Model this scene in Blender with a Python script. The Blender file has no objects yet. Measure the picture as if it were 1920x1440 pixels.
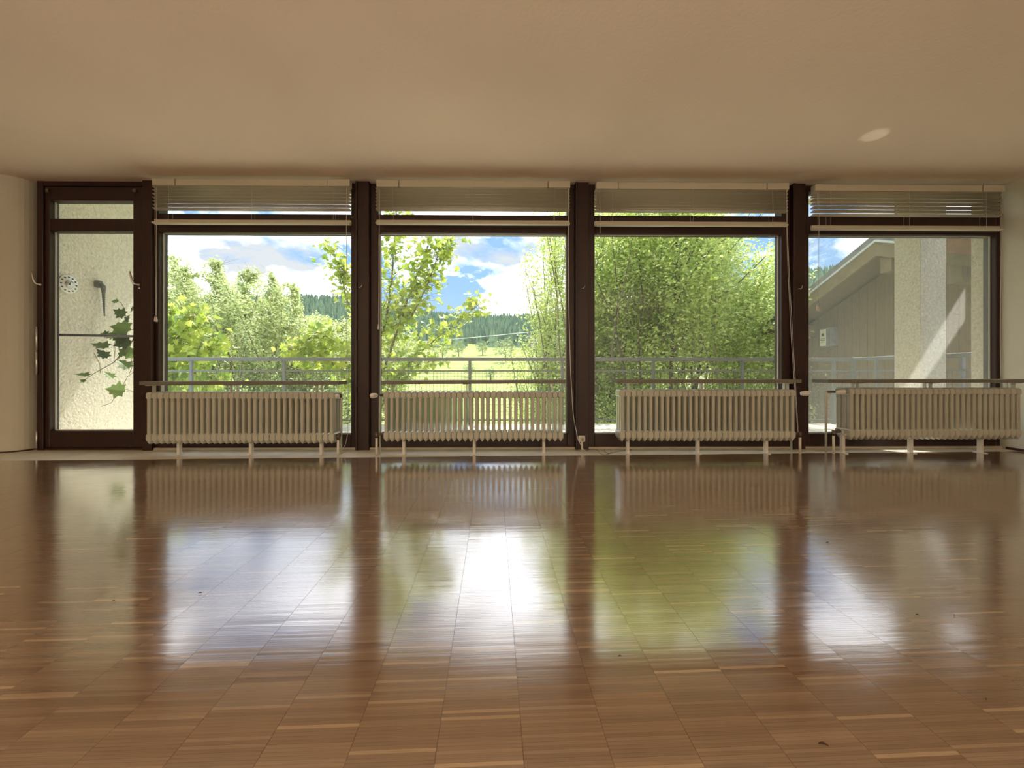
import bpy, math, random
import numpy as np
from mathutils import Vector, Matrix

random.seed(7)
rng = np.random.default_rng(11)
sc = bpy.context.scene
COL = sc.collection
PI = math.pi

# ------------------------------------------------------------------ camera
F = 760.0                      # focal length in pixels of a 1920 wide frame
H = 0.70                       # eye height
YAW = math.radians(0.65)
cam_d = bpy.data.cameras.new('camera')
cam = bpy.data.objects.new('camera', cam_d)
COL.objects.link(cam)
cam.location = (0, 0, H)
cam.rotation_euler = (PI / 2, 0, -YAW)
cam_d.sensor_width = 36.0
cam_d.lens = F / 1920 * 36.0
cam_d.shift_y = -20.0 / 1920
cam_d.clip_start = 0.02
cam_d.clip_end = 3000
sc.camera = cam

# ------------------------------------------------------------------ view
vs = sc.view_settings
vs.view_transform = 'Standard'
vs.look = 'None'
vs.exposure = 0.32
vs.gamma = 1.0
vs.use_curve_mapping = False
sc.cycles.max_bounces = 10
sc.cycles.diffuse_bounces = 5
sc.cycles.glossy_bounces = 4
sc.cycles.transmission_bounces = 6
sc.cycles.transparent_max_bounces = 16
sc.cycles.caustics_reflective = False
sc.cycles.caustics_refractive = False
sc.cycles.sample_clamp_indirect = 6.0
try:
    sc.cycles.use_denoising = True
except Exception:
    pass

# ------------------------------------------------------------------ sky
w = bpy.data.worlds.new('sky')
sc.world = w
w.use_nodes = True
nt = w.node_tree
nt.nodes.clear()
N = nt.nodes.new
L = nt.links.new
out = N('ShaderNodeOutputWorld')
bg = N('ShaderNodeBackground')
tc = N('ShaderNodeTexCoord')
sep = N('ShaderNodeSeparateXYZ')
L(tc.outputs['Generated'], sep.inputs[0])
mp = N('ShaderNodeMapping')
mp.inputs['Scale'].default_value = (1.0, 1.0, 1.9)
mp.inputs['Location'].default_value = (0.55, 0.0, 0.30)
L(tc.outputs['Generated'], mp.inputs[0])
n1 = N('ShaderNodeTexNoise')
n1.inputs['Scale'].default_value = 2.7
n1.inputs['Detail'].default_value = 9
n1.inputs['Roughness'].default_value = 0.6
n1.inputs['Distortion'].default_value = 0.25
L(mp.outputs[0], n1.inputs['Vector'])
cr = N('ShaderNodeValToRGB')
cr.color_ramp.elements[0].position = 0.472
cr.color_ramp.elements[0].color = (0, 0, 0, 1)
cr.color_ramp.elements[1].position = 0.55
cr.color_ramp.elements[1].color = (1, 1, 1, 1)
L(n1.outputs[0], cr.inputs[0])
hz = N('ShaderNodeMapRange')
hz.inputs['From Min'].default_value = 0.0
hz.inputs['From Max'].default_value = 0.5
L(sep.outputs['Z'], hz.inputs['Value'])
blue = N('ShaderNodeMix'); blue.data_type = 'RGBA'
blue.inputs['A'].default_value = (0.36, 0.60, 0.90, 1)
blue.inputs['B'].default_value = (0.30, 0.53, 0.95, 1)
L(hz.outputs[0], blue.inputs['Factor'])
n2 = N('ShaderNodeTexNoise')
n2.inputs['Scale'].default_value = 4.5
n2.inputs['Detail'].default_value = 6
L(mp.outputs[0], n2.inputs['Vector'])
cl = N('ShaderNodeMix'); cl.data_type = 'RGBA'
cl.inputs['A'].default_value = (0.70, 0.73, 0.79, 1)
cl.inputs['B'].default_value = (3.9, 3.95, 4.2, 1)
cr2 = N('ShaderNodeMapRange')
cr2.inputs['From Min'].default_value = 0.37
cr2.inputs['From Max'].default_value = 0.60
L(n2.outputs[0], cr2.inputs['Value'])
L(cr2.outputs[0], cl.inputs['Factor'])
mixs = N('ShaderNodeMix'); mixs.data_type = 'RGBA'
L(cr.outputs[0], mixs.inputs['Factor'])
L(blue.outputs['Result'], mixs.inputs['A'])
L(cl.outputs['Result'], mixs.inputs['B'])
L(mixs.outputs['Result'], bg.inputs['Color'])
bg.inputs['Strength'].default_value = 1.0
L(bg.outputs[0], out.inputs[0])

# ------------------------------------------------------------------ sun
SUN_TO = Vector((0.05, 0.50, 0.86)).normalized()
sd = bpy.data.lights.new('sun', 'SUN')
sd.energy = 7.5
sd.angle = math.radians(0.53)
sd.color = (1.0, 0.95, 0.86)
so = bpy.data.objects.new('sun', sd)
COL.objects.link(so)
so.rotation_euler = SUN_TO.to_track_quat('Z', 'Y').to_euler()
so.location = (0, 20, 30)

# added fill light before the solid back wall, standing in for daylight
ad = bpy.data.lights.new('back_fill_light', 'AREA')
ad.shape = 'RECTANGLE'
ad.size = 7.5
ad.size_y = 2.0
ad.energy = 8
ad.color = (1.0, 0.95, 0.88)
ao = bpy.data.objects.new('back_fill_light', ad)
COL.objects.link(ao)
ao.location = (-0.4, -4.35, 1.25)
ao.rotation_euler = (PI / 2, 0, 0)

# fill lamp added low behind the camera, brightening the ceiling
ud = bpy.data.lights.new('ceiling_fill_light', 'AREA')
ud.shape = 'RECTANGLE'
ud.size = 8.0
ud.size_y = 2.2
ud.spread = math.radians(150)
ud.energy = 280
ud.color = (1.0, 0.93, 0.80)
uo = bpy.data.objects.new('ceiling_fill_light', ud)
COL.objects.link(uo)
uo.location = (-0.5, -2.9, 0.12)
uo.rotation_euler = (PI, 0, 0)

# added spot at the corner shelf, imitating a sun glint overhead
gd = bpy.data.lights.new('glint_spot', 'SPOT')
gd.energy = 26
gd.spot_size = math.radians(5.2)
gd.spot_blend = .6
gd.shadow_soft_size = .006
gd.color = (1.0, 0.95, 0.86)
go = bpy.data.objects.new('glint_spot', gd)
COL.objects.link(go)
go.location = (3.52, 3.50, .66)
go.rotation_euler = (Vector((3.52, 3.50, .66)) - Vector((2.70, 2.95, 2.45))).to_track_quat('Z', 'Y').to_euler()

# ------------------------------------------------------------------ helpers
def at(px, py, Y):
    """world point on the plane y=Y that the photograph shows at (px, py)"""
    u = (px - 960) / F
    c, s = math.cos(YAW), math.sin(YAW)
    t = Y / (c - u * s)
    return Vector(((s + u * c) * t, Y, H + (700 - py) / F * t))

def X(px, Y): return at(px, 700, Y).x
def Z(py, Y, px=960): return at(px, py, Y).z

def mat(name, col=(.8, .8, .8), rough=.5, metal=0.0, spec=.5, noise=None, bump=None, translucent=0, coat=0):
    """noise=(scale, amount, (sx,sy,sz)); bump=(scale, strength, distance)"""
    m = bpy.data.materials.new(name)
    m.use_nodes = True
    t = m.node_tree
    b = t.nodes['Principled BSDF']
    b.inputs['Base Color'].default_value = (*col, 1)
    b.inputs['Roughness'].default_value = rough
    b.inputs['Metallic'].default_value = metal
    b.inputs['Specular IOR Level'].default_value = spec
    b.inputs['Coat Weight'].default_value = coat
    g = t.nodes.new('ShaderNodeTexCoord')
    if noise:
        mpn = t.nodes.new('ShaderNodeMapping')
        mpn.inputs['Scale'].default_value = noise[2] if len(noise) > 2 else (1, 1, 1)
        t.links.new(g.outputs['Object'], mpn.inputs[0])
        n = t.nodes.new('ShaderNodeTexNoise')
        n.inputs['Scale'].default_value = noise[0]
        n.inputs['Detail'].default_value = 5
        t.links.new(mpn.outputs[0], n.inputs['Vector'])
        mr = t.nodes.new('ShaderNodeMapRange')
        mr.inputs['From Min'].default_value = .3
        mr.inputs['From Max'].default_value = .7
        mr.inputs['To Min'].default_value = 1 - noise[1]
        mr.inputs['To Max'].default_value = 1 + noise[1]
        t.links.new(n.outputs[0], mr.inputs['Value'])
        mx = t.nodes.new('ShaderNodeVectorMath'); mx.operation = 'SCALE'
        mx.inputs[0].default_value = col
        t.links.new(mr.outputs[0], mx.inputs['Scale'])
        t.links.new(mx.outputs[0], b.inputs['Base Color'])
    if bump:
        n = t.nodes.new('ShaderNodeTexNoise')
        n.inputs['Scale'].default_value = bump[0]
        n.inputs['Detail'].default_value = 4
        t.links.new(g.outputs['Object'], n.inputs['Vector'])
        bp = t.nodes.new('ShaderNodeBump')
        bp.inputs['Strength'].default_value = bump[1]
        bp.inputs['Distance'].default_value = bump[2]
        t.links.new(n.outputs[0], bp.inputs['Height'])
        t.links.new(bp.outputs[0], b.inputs['Normal'])
    return m

def two_sided_fresnel(t, ior):
    fr = t.nodes.new('ShaderNodeFresnel')
    g = t.nodes.new('ShaderNodeNewGeometry')
    ma = t.nodes.new('ShaderNodeMath'); ma.operation = 'MULTIPLY_ADD'
    ma.inputs[1].default_value = 1 / ior - ior
    ma.inputs[2].default_value = ior
    t.links.new(g.outputs['Backfacing'], ma.inputs[0])
    t.links.new(ma.outputs[0], fr.inputs[0])
    return fr

def leaf_mat(name, c1, c2, trans=.5):
    """per-leaf colour between c1 and c2 from the 'tint' attribute, partly translucent"""
    m = bpy.data.materials.new(name)
    m.use_nodes = True
    t = m.node_tree
    t.nodes.clear()
    o = t.nodes.new('ShaderNodeOutputMaterial')
    a = t.nodes.new('ShaderNodeAttribute'); a.attribute_name = 'tint'
    mx = t.nodes.new('ShaderNodeMix'); mx.data_type = 'RGBA'
    mx.inputs['A'].default_value = (*c1, 1)
    mx.inputs['B'].default_value = (*c2, 1)
    t.links.new(a.outputs['Fac'], mx.inputs['Factor'])
    d = t.nodes.new('ShaderNodeBsdfDiffuse')
    tr = t.nodes.new('ShaderNodeBsdfTranslucent')
    ms = t.nodes.new('ShaderNodeMixShader'); ms.inputs[0].default_value = trans
    t.links.new(mx.outputs['Result'], d.inputs['Color'])
    t.links.new(mx.outputs['Result'], tr.inputs['Color'])
    gl = t.nodes.new('ShaderNodeBsdfGlossy'); gl.inputs['Roughness'].default_value = .5
    fr = two_sided_fresnel(t, 1.3 if trans > .2 else 1.01)
    m2 = t.nodes.new('ShaderNodeMixShader')
    t.links.new(d.outputs[0], ms.inputs[1]); t.links.new(tr.outputs[0], ms.inputs[2])
    t.links.new(fr.outputs[0], m2.inputs[0]); t.links.new(ms.outputs[0], m2.inputs[1]); t.links.new(gl.outputs[0], m2.inputs[2])
    t.links.new(m2.outputs[0], o.inputs[0])
    return m

def glass_mat(name, dust=0.0, tint=(.97, .985, .975)):
    m = bpy.data.materials.new(name)
    m.use_nodes = True
    t = m.node_tree
    t.nodes.clear()
    o = t.nodes.new('ShaderNodeOutputMaterial')
    tp = t.nodes.new('ShaderNodeBsdfTransparent'); tp.inputs[0].default_value = (*tint, 1)
    gl = t.nodes.new('ShaderNodeBsdfGlossy'); gl.inputs['Roughness'].default_value = 0.0
    fr = two_sided_fresnel(t, 1.30)
    ms = t.nodes.new('ShaderNodeMixShader')
    t.links.new(fr.outputs[0], ms.inputs[0]); t.links.new(tp.outputs[0], ms.inputs[1]); t.links.new(gl.outputs[0], ms.inputs[2])
    last = ms
    if dust:
        tl = t.nodes.new('ShaderNodeBsdfTranslucent'); tl.inputs[0].default_value = (.95, .95, .92, 1)
        g = t.nodes.new('ShaderNodeTexCoord')
        n = t.nodes.new('ShaderNodeTexNoise'); n.inputs['Scale'].default_value = 60; n.inputs['Detail'].default_value = 6
        v = t.nodes.new('ShaderNodeTexVoronoi'); v.inputs['Scale'].default_value = 28
        t.links.new(g.outputs['Object'], n.inputs['Vector']); t.links.new(g.outputs['Object'], v.inputs['Vector'])
        lt = t.nodes.new('ShaderNodeMath'); lt.operation = 'LESS_THAN'; lt.inputs[1].default_value = .07
        t.links.new(v.outputs['Distance'], lt.inputs[0])
        mr = t.nodes.new('ShaderNodeMapRange')
        mr.inputs['From Min'].default_value = .3; mr.inputs['From Max'].default_value = .7
        mr.inputs['To Min'].default_value = dust * .6; mr.inputs['To Max'].default_value = dust * 1.4
        t.links.new(n.outputs[0], mr.inputs['Value'])
        ad_ = t.nodes.new('ShaderNodeMath'); ad_.operation = 'MULTIPLY_ADD'; ad_.inputs[1].default_value = dust * 2.2
        t.links.new(lt.outputs[0], ad_.inputs[0]); t.links.new(mr.outputs[0], ad_.inputs[2])
        m3 = t.nodes.new('ShaderNodeMixShader')
        t.links.new(ad_.outputs[0], m3.inputs[0]); t.links.new(ms.outputs[0], m3.inputs[1]); t.links.new(tl.outputs[0], m3.inputs[2])
        last = m3
    t.links.new(last.outputs[0], o.inputs[0])
    return m

class MB:
    """collects geometry for one mesh"""
    def __init__(s): s.v = []; s.f = []; s.sm = []
    def add(s, vs_, fs, smooth=False):
        n = len(s.v)
        s.v += [tuple(p) for p in vs_]
        s.f += [tuple(i + n for i in f) for f in fs]
        s.sm += [smooth] * len(fs)
        return s
    def box(s, x0, x1, y0, y1, z0, z1, b=0.0):
        if x0 > x1: x0, x1 = x1, x0
        if y0 > y1: y0, y1 = y1, y0
        if z0 > z1: z0, z1 = z1, z0
        b = min(b, (x1 - x0) * .45, (y1 - y0) * .45, (z1 - z0) * .45)
        if b <= 0:
            vs_ = [(x, y, z) for x in (x0, x1) for y in (y0, y1) for z in (z0, z1)]
            return s.add(vs_, [(0, 1, 3, 2), (4, 6, 7, 5), (0, 4, 5, 1), (2, 3, 7, 6), (0, 2, 6, 4), (1, 5, 7, 3)])
        # chamfered box: three vertices per corner
        vs_ = []
        for ix, x in enumerate((x0, x1)):
            for iy, y in enumerate((y0, y1)):
                for iz, z in enumerate((z0, z1)):
                    dx, dy, dz = (b if ix == 0 else -b), (b if iy == 0 else -b), (b if iz == 0 else -b)
                    vs_ += [(x, y + dy, z + dz), (x + dx, y, z + dz), (x + dx, y + dy, z)]
        def c(ix, iy, iz, k): return (ix * 4 + iy * 2 + iz) * 3 + k
        fs = []
        fs += [(c(0,0,0,0), c(0,0,1,0), c(0,1,1,0), c(0,1,0,0)), (c(1,0,0,0), c(1,1,0,0), c(1,1,1,0), c(1,0,1,0))]
        fs += [(c(0,0,0,1), c(1,0,0,1), c(1,0,1,1), c(0,0,1,1)), (c(0,1,0,1), c(0,1,1,1), c(1,1,1,1), c(1,1,0,1))]
        fs += [(c(0,0,0,2), c(0,1,0,2), c(1,1,0,2), c(1,0,0,2)), (c(0,0,1,2), c(1,0,1,2), c(1,1,1,2), c(0,1,1,2))]
        for i in (0, 1):
            for j in (0, 1):
                fs.append((c(i,j,0,0), c(i,j,0,1), c(i,j,1,1), c(i,j,1,0)))
                fs.append((c(i,0,j,0), c(i,0,j,2), c(i,1,j,2), c(i,1,j,0)))
                fs.append((c(0,i,j,1), c(0,i,j,2), c(1,i,j,2), c(1,i,j,1)))
        for i in (0, 1):
            for j in (0, 1):
                for k in (0, 1):
                    fs.append((c(i,j,k,0), c(i,j,k,1), c(i,j,k,2)))
        return s.add(vs_, fs)
    def tube(s, pts, r, n=8, caps=True, smooth=True):
        pts = [Vector(p) for p in pts]
        rs = r if isinstance(r, (list, tuple)) else [r] * len(pts)
        vs_ = []; prev = None
        for i, p in enumerate(pts):
            d = (pts[min(i + 1, len(pts) - 1)] - pts[max(i - 1, 0)])
            if d.length < 1e-9: d = Vector((0, 0, 1))
            d.normalize()
            if prev is None:
                a = d.orthogonal().normalized()
            else:
                a = (prev - d * prev.dot(d))
                a = a.normalized() if a.length > 1e-6 else d.orthogonal().normalized()
            prev = a
            b2 = d.cross(a)
            for k in range(n):
                th = 2 * PI * k / n
                vs_.append(p + (a * math.cos(th) + b2 * math.sin(th)) * rs[i])
        fs = []
        for i in range(len(pts) - 1):
            for k in range(n):
                k2 = (k + 1) % n
                fs.append((i * n + k, i * n + k2, (i + 1) * n + k2, (i + 1) * n + k))
        s.add(vs_, fs, smooth)
        if caps:
            m0 = len(s.v) - len(vs_)
            s.f.append(tuple(m0 + k for k in reversed(range(n)))); s.sm.append(False)
            s.f.append(tuple(m0 + (len(pts) - 1) * n + k for k in range(n))); s.sm.append(False)
        return s
    def lathe(s, c, axis, prof, n=16):
        """prof: list of (distance along axis, radius)"""
        c = Vector(c); ax = Vector(axis).normalized()
        return s.tube([c + ax * d for d, r in prof], [max(r, 1e-4) for d, r in prof], n)
    def prism(s, prof, y0, y1, scale_ends=None):
        """prof (x,z) extruded along y"""
        n = len(prof)
        vs_ = [(x, y0, z) for x, z in prof] + [(x, y1, z) for x, z in prof]
        fs = [tuple(range(n)), tuple(reversed(range(n, 2 * n)))]
        fs += [(i, i + n, (i + 1) % n + n, (i + 1) % n) for i in range(n)]
        return s.add(vs_, fs)
    def mesh(s, name):
        me = bpy.data.meshes.new(name)
        me.from_pydata(s.v, [], s.f)
        me.polygons.foreach_set('use_smooth', s.sm)
        me.update()
        return me
    def build(s, name, m, parent=None):
        me = s.mesh(name)
        me.materials.append(m)
        return link(name, me, parent)

def link(name, me, parent=None, loc=(0, 0, 0)):
    o = bpy.data.objects.new(name, me)
    o.location = loc
    COL.objects.link(o)
    if parent is not None: o.parent = parent
    return o

def tag(o, label=None, cat=None, group=None, kind=None):
    if label: o['label'] = label
    if cat: o['category'] = cat
    if group: o['group'] = group
    if kind: o['kind'] = kind
    return o

def thing(name, label, cat, loc=(0, 0, 0), group=None):
    return tag(link(name, None, None, loc), label, cat, group)

def struct(name, loc=(0, 0, 0), label=None):
    return tag(link(name, None, None, loc), label, kind='structure')

def rebase(mb, loc):
    """world-space geometry to local space of an empty at loc"""
    mb.v = [(x - loc[0], y - loc[1], z - loc[2]) for x, y, z in mb.v]
    return mb

def fast_mesh(name, verts, faces, m, tint=None, smooth=False, k=None):
    """verts (N,3) float, faces (M,k) int, tint per vertex"""
    me = bpy.data.meshes.new(name)
    verts = np.asarray(verts, np.float32); faces = np.asarray(faces, np.int32)
    M_, k = faces.shape
    me.vertices.add(len(verts)); me.vertices.foreach_set('co', verts.ravel())
    me.loops.add(M_ * k); me.loops.foreach_set('vertex_index', faces.ravel())
    me.polygons.add(M_)
    me.polygons.foreach_set('loop_start', np.arange(0, M_ * k, k, dtype=np.int32))
    me.polygons.foreach_set('loop_total', np.full(M_, k, np.int32))
    me.polygons.foreach_set('use_smooth', np.full(M_, bool(smooth)))
    if tint is not None:
        a = me.attributes.new('tint', 'FLOAT', 'POINT')
        a.data.foreach_set('value', np.asarray(tint, np.float32))
    me.update(calc_edges=True)
    me.materials.append(m)
    return me

# ------------------------------------------------------------------ materials
M = {}
M['plaster'] = mat('ceiling_plaster', (.80, .665, .53), .9, noise=(1.1, .035), bump=(45, .35, .004), spec=.2)
M['wall'] = mat('wall_plaster', (.64, .61, .52), .9, noise=(2, .03), bump=(60, .3, .003), spec=.2)
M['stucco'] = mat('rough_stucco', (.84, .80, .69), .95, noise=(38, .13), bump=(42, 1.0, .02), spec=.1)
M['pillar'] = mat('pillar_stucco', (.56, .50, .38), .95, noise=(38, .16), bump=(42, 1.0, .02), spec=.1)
M['stone'] = mat('pale_stone', (.72, .65, .53), .45, noise=(6, .10), bump=(20, .1, .002))
M['sill'] = mat('pale_sill', (.52, .45, .36), .6, noise=(9, .08))
M['frame'] = mat('dark_brown_timber', (.027, .0072, .0045), .45, noise=(14, .25, (6, 6, .6)), bump=(30, .08, .001))
M['frame_in'] = mat('red_brown_timber', (.050, .016, .009), .45, noise=(14, .25, (6, 6, .6)))
M['rad'] = mat('radiator_enamel', (.55, .55, .48), .24, noise=(7, .05))
M['shelf'] = mat('shelf_stone', (.19, .175, .14), .5, noise=(60, .12))
M['white'] = mat('white_enamel', (.80, .76, .70), .4)
M['blind'] = mat('blind_enamel', (.60, .55, .43), .38)
M['cord'] = mat('white_cord', (.72, .68, .64), .7)
M['blackcord'] = mat('black_cable', (.02, .018, .016), .5)
M['chrome'] = mat('satin_metal', (.72, .70, .66), .3, metal=.9)
M['brass'] = mat('old_fitting', (.16, .12, .09), .45, metal=.6)
M['gasket'] = mat('grey_gasket', (.62, .62, .60), .5)
M['steel'] = mat('galvanised_steel', (.17, .18, .18), .55, metal=.1, noise=(9, .1))
M['wire'] = mat('fence_wire', (.12, .13, .13), .5, metal=.3)
M['siding'] = mat('siding_wood', (.20, .125, .06), .7, noise=(7, .18, (8, 8, .7)))
M['barge'] = mat('barge_wood', (.23, .16, .085), .7, noise=(7, .2, (1, 1, 1)))
M['redwood'] = mat('reddish_beam', (.36, .17, .10), .7, noise=(9, .2))
M['roof'] = mat('roof_fibre', (.20, .19, .18), .85, noise=(8, .3), bump=(30, .3, .01))
M['tile'] = mat('red_roof_tile', (.50, .22, .15), .8, noise=(5, .2))
M['zinc'] = mat('zinc_flashing', (.75, .77, .78), .35, metal=.2)
M['balc'] = mat('balcony_concrete', (.72, .68, .58), .9, noise=(7, .1))
M['bark'] = mat('bark', (.10, .075, .05), .9, noise=(20, .3))
M['barkl'] = mat('pale_bark', (.20, .16, .10), .9, noise=(20, .3))
M['meadow'] = mat('meadow_grass', (.27, .31, .11), 1.0, noise=(.35, .28), spec=.05)
M['spruce'] = leaf_mat('spruce', (.10, .18, .13), (.26, .36, .22), .15)  # paler blue-green: distance haze is put into the foliage colour
M['black'] = mat('black_print', (.03, .03, .03), .6)
M['cream'] = mat('cream_plate', (.78, .72, .50), .5)
M['glass'] = glass_mat('window_glass', dust=.012)
M['glass_dusty'] = glass_mat('dusty_window_glass', dust=.095)
M['leafA'] = leaf_mat('fine_leaf', (.40, .49, .16), (.76, .80, .40), .5)
M['leafB'] = leaf_mat('maple_leaf', (.28, .42, .05), (.74, .80, .16), .6)
M['leafC'] = leaf_mat('ovate_leaf', (.34, .48, .10), (.84, .88, .32), .55)
M['leafD'] = leaf_mat('valley_leaf', (.16, .24, .07), (.34, .42, .17), .4)
M['leafV'] = leaf_mat('vine_leaf', (.06, .10, .05), (.20, .30, .09), .4)

# parquet
def parquet_mat():
    m = bpy.data.materials.new('parquet_oak')
    m.use_nodes = True
    t = m.node_tree; b = t.nodes['Principled BSDF']
    a = t.nodes.new('ShaderNodeAttribute'); a.attribute_name = 'tint'
    r = t.nodes.new('ShaderNodeValToRGB')
    e = r.color_ramp.elements
    e[0].position = 0; e[0].color = (.20, .11, .058, 1)
    e[1].position = 1; e[1].color = (.46, .31, .18, 1)
    for p, c in ((.2, (.222, .137, .082)), (.65, (.278, .175, .106)), (.84, (.335, .222, .138))):
        x = e.new(p); x.color = (*c, 1)
    t.links.new(a.outputs['Fac'], r.inputs[0])
    g = t.nodes.new('ShaderNodeTexCoord')
    mpn = t.nodes.new('ShaderNodeMapping'); mpn.inputs['Scale'].default_value = (6, 160, 20)
    t.links.new(g.outputs['Object'], mpn.inputs[0])
    n = t.nodes.new('ShaderNodeTexNoise'); n.inputs['Scale'].default_value = 2.2; n.inputs['Detail'].default_value = 4
    t.links.new(mpn.outputs[0], n.inputs['Vector'])
    mr = t.nodes.new('ShaderNodeMapRange'); mr.inputs['From Min'].default_value = .3; mr.inputs['From Max'].default_value = .7
    mr.inputs['To Min'].default_value = .86; mr.inputs['To Max'].default_value = 1.12
    t.links.new(n.outputs[0], mr.inputs['Value'])
    sc_ = t.nodes.new('ShaderNodeVectorMath'); sc_.operation = 'SCALE'
    t.links.new(r.outputs[0], sc_.inputs[0]); t.links.new(mr.outputs[0], sc_.inputs['Scale'])
    t.links.new(sc_.outputs[0], b.inputs['Base Color'])
    # lacquer: worn, slightly uneven
    n2 = t.nodes.new('ShaderNodeTexNoise'); n2.inputs['Scale'].default_value = 1.7; n2.inputs['Detail'].default_value = 6
    t.links.new(g.outputs['Object'], n2.inputs['Vector'])
    m2 = t.nodes.new('ShaderNodeMapRange'); m2.inputs['From Min'].default_value = .3; m2.inputs['From Max'].default_value = .7
    m2.inputs['To Min'].default_value = .09; m2.inputs['To Max'].default_value = .18
    t.links.new(n2.outputs[0], m2.inputs['Value'])
    t.links.new(m2.outputs[0], b.inputs['Roughness'])
    b.inputs['Specular IOR Level'].default_value = .6
    b.inputs['Coat Weight'].default_value = 1.0
    b.inputs['Coat IOR'].default_value = 2.25
    t.links.new(m2.outputs[0], b.inputs['Coat Roughness'])
    mp3 = t.nodes.new('ShaderNodeMapping'); mp3.inputs['Scale'].default_value = (9, 60, 1)
    t.links.new(g.outputs['Object'], mp3.inputs[0])
    n3 = t.nodes.new('ShaderNodeTexNoise'); n3.inputs['Scale'].default_value = 1.0; n3.inputs['Detail'].default_value = 3
    t.links.new(mp3.outputs[0], n3.inputs['Vector'])
    bp = t.nodes.new('ShaderNodeBump'); bp.inputs['Strength'].default_value = .22; bp.inputs['Distance'].default_value = .0005
    t.links.new(n3.outputs[0], bp.inputs['Height'])
    t.links.new(bp.outputs[0], b.inputs['Normal']); t.links.new(bp.outputs[0], b.inputs['Coat Normal'])
    return m
M['parquet'] = parquet_mat()

# ------------------------------------------------------------------ room shell
CEIL = 2.45
YW = 3.707      # room side of the window posts
XR = X(1885, YW)
XL = -5.6
YB = -4.5
FL = struct('floor')
MB().box(XL - .3, XR + .3, YB - .3, 3.86, -.20, -.012).build('subfloor', M['stone'], FL)

# parquet: lamellae 160 x 8 mm in straight columns, the field turned two degrees against the window wall
PA = math.radians(2.0)
ca, sa = math.cos(PA), math.sin(PA)
LEN, WID = .1605, .0082
def pq(xp, yp):  # parquet frame -> world
    return xp * ca - yp * sa, xp * sa + yp * ca
EDGE = 3.43      # end of the parquet along its own normal
strips = []
ncol0, ncol1 = int((XL - .2) / LEN) - 1, int((XR + .3) / LEN) + 2
for c in range(ncol0, ncol1):
    off = rng.random() * WID
    y = EDGE - off * .2
    nrow = int((EDGE + .25) / WID)
    t_run = rng.random()
    for r_ in range(nrow):
        y0 = EDGE - (r_ + 1) * WID - off
        x0 = c * LEN + .055
        wx, wy = pq(x0 + LEN / 2, y0)
        if wx < XL + .02 or wx > XR - .02: continue
        q = rng.random()
        tint = .15 + .60 * rng.random() if q < .86 else (.80 + .2 * rng.random() if q < .95 else .05 * rng.random())
        if rng.random() < .35: tint = .5 * tint + .5 * t_run
        t_run = tint if tint < .8 else .4
        strips.append((wx, wy, x0, y0, tint, r_))
strips = np.array(strips)
# 300 lamellae nearest to the lens and inside its view become single parts
dep = strips[:, 1]
px = 951 + strips[:, 0] / np.maximum(dep, .05) * F
vis = (dep > .725) & (px > -30) & (px < 1950)
order = np.where(vis)[0][np.argsort(dep[vis])]
near = set(order[:300].tolist())
far = np.array([i for i in range(len(strips)) if i not in near])
def strip_local(n):
    """n random lamella shapes: chamfered top, uneven height and tilt; (n,8,3)"""
    a = rng.normal(0, .0042, n).clip(-.012, .012)     # roll about the long axis
    b = rng.normal(0, .0003, n)
    h = rng.normal(0, .00004, n)
    g = .00012
    e = .00018
    X0, X1, Y0, Y1 = g * 2, LEN - g * 2, g * .2, WID - g * .2
    base = np.array([(X0, Y0, -.006), (X1, Y0, -.006), (X1, Y1, -.006), (X0, Y1, -.006),
                     (X0 + e, Y0 + e, 0), (X1 - e, Y0 + e, 0), (X1 - e, Y1 - e, 0), (X0 + e, Y1 - e, 0)])
    v = np.repeat(base[None], n, 0)
    v[:, 4:, 2] += h[:, None] + a[:, None] * (v[:, 4:, 1] - WID / 2) + b[:, None] * (v[:, 4:, 0] - LEN / 2)
    # sides stand up to just under the chamfer
    v[:, :4, 2] = -.0009
    return v
def to_world(loc, x0, y0):
    xp = loc[..., 0] + x0; yp = loc[..., 1] + y0
    o = loc.copy()
    o[..., 0] = xp * ca - yp * sa; o[..., 1] = xp * sa + yp * ca
    return o
sf = far
loc = strip_local(len(sf))
wv = to_world(loc, strips[sf, 2][:, None], strips[sf, 3][:, None])
fq = np.array([(4, 5, 6, 7), (0, 1, 5, 4), (1, 2, 6, 5), (2, 3, 7, 6), (3, 0, 4, 7)])
faces = (np.arange(len(sf))[:, None, None] * 8 + fq[None]).reshape(-1, 4)
me = fast_mesh('parquet_field', wv.reshape(-1, 3), faces, M['parquet'], tint=np.repeat(strips[sf, 4], 8))
tag(link('parquet_field', me, FL), kind='stuff')
# dark bed between the lamellae, and the field behind the camera
def quad_slab(name, x0, x1, y0, y1, z0, z1, m, parent):
    c_ = [pq(x0, y0), pq(x1, y0), pq(x1, y1), pq(x0, y1)]
    v = [(a, b, z) for z in (z0, z1) for a, b in c_]
    return MB().add(v, [(3, 2, 1, 0), (4, 5, 6, 7), (0, 1, 5, 4), (1, 2, 6, 5), (2, 3, 7, 6), (3, 0, 4, 7)]).build(name, m, parent)
M['bed'] = mat('joint_dirt', (.05, .028, .014), .8)
quad_slab('joint_bed', XL - .1, XR + .1, -.24, EDGE + .001, -.011, -.0011, M['bed'], FL)
bk = quad_slab('parquet_behind', XL + .1, XR - .1, YB + .1, -.24, -.011, 0, M['parquet'], FL)
at_ = bk.data.attributes.new('tint', 'FLOAT', 'POINT'); at_.data.foreach_set('value', [.5] * 8)
variants = []
locs = strip_local(24)
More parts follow.
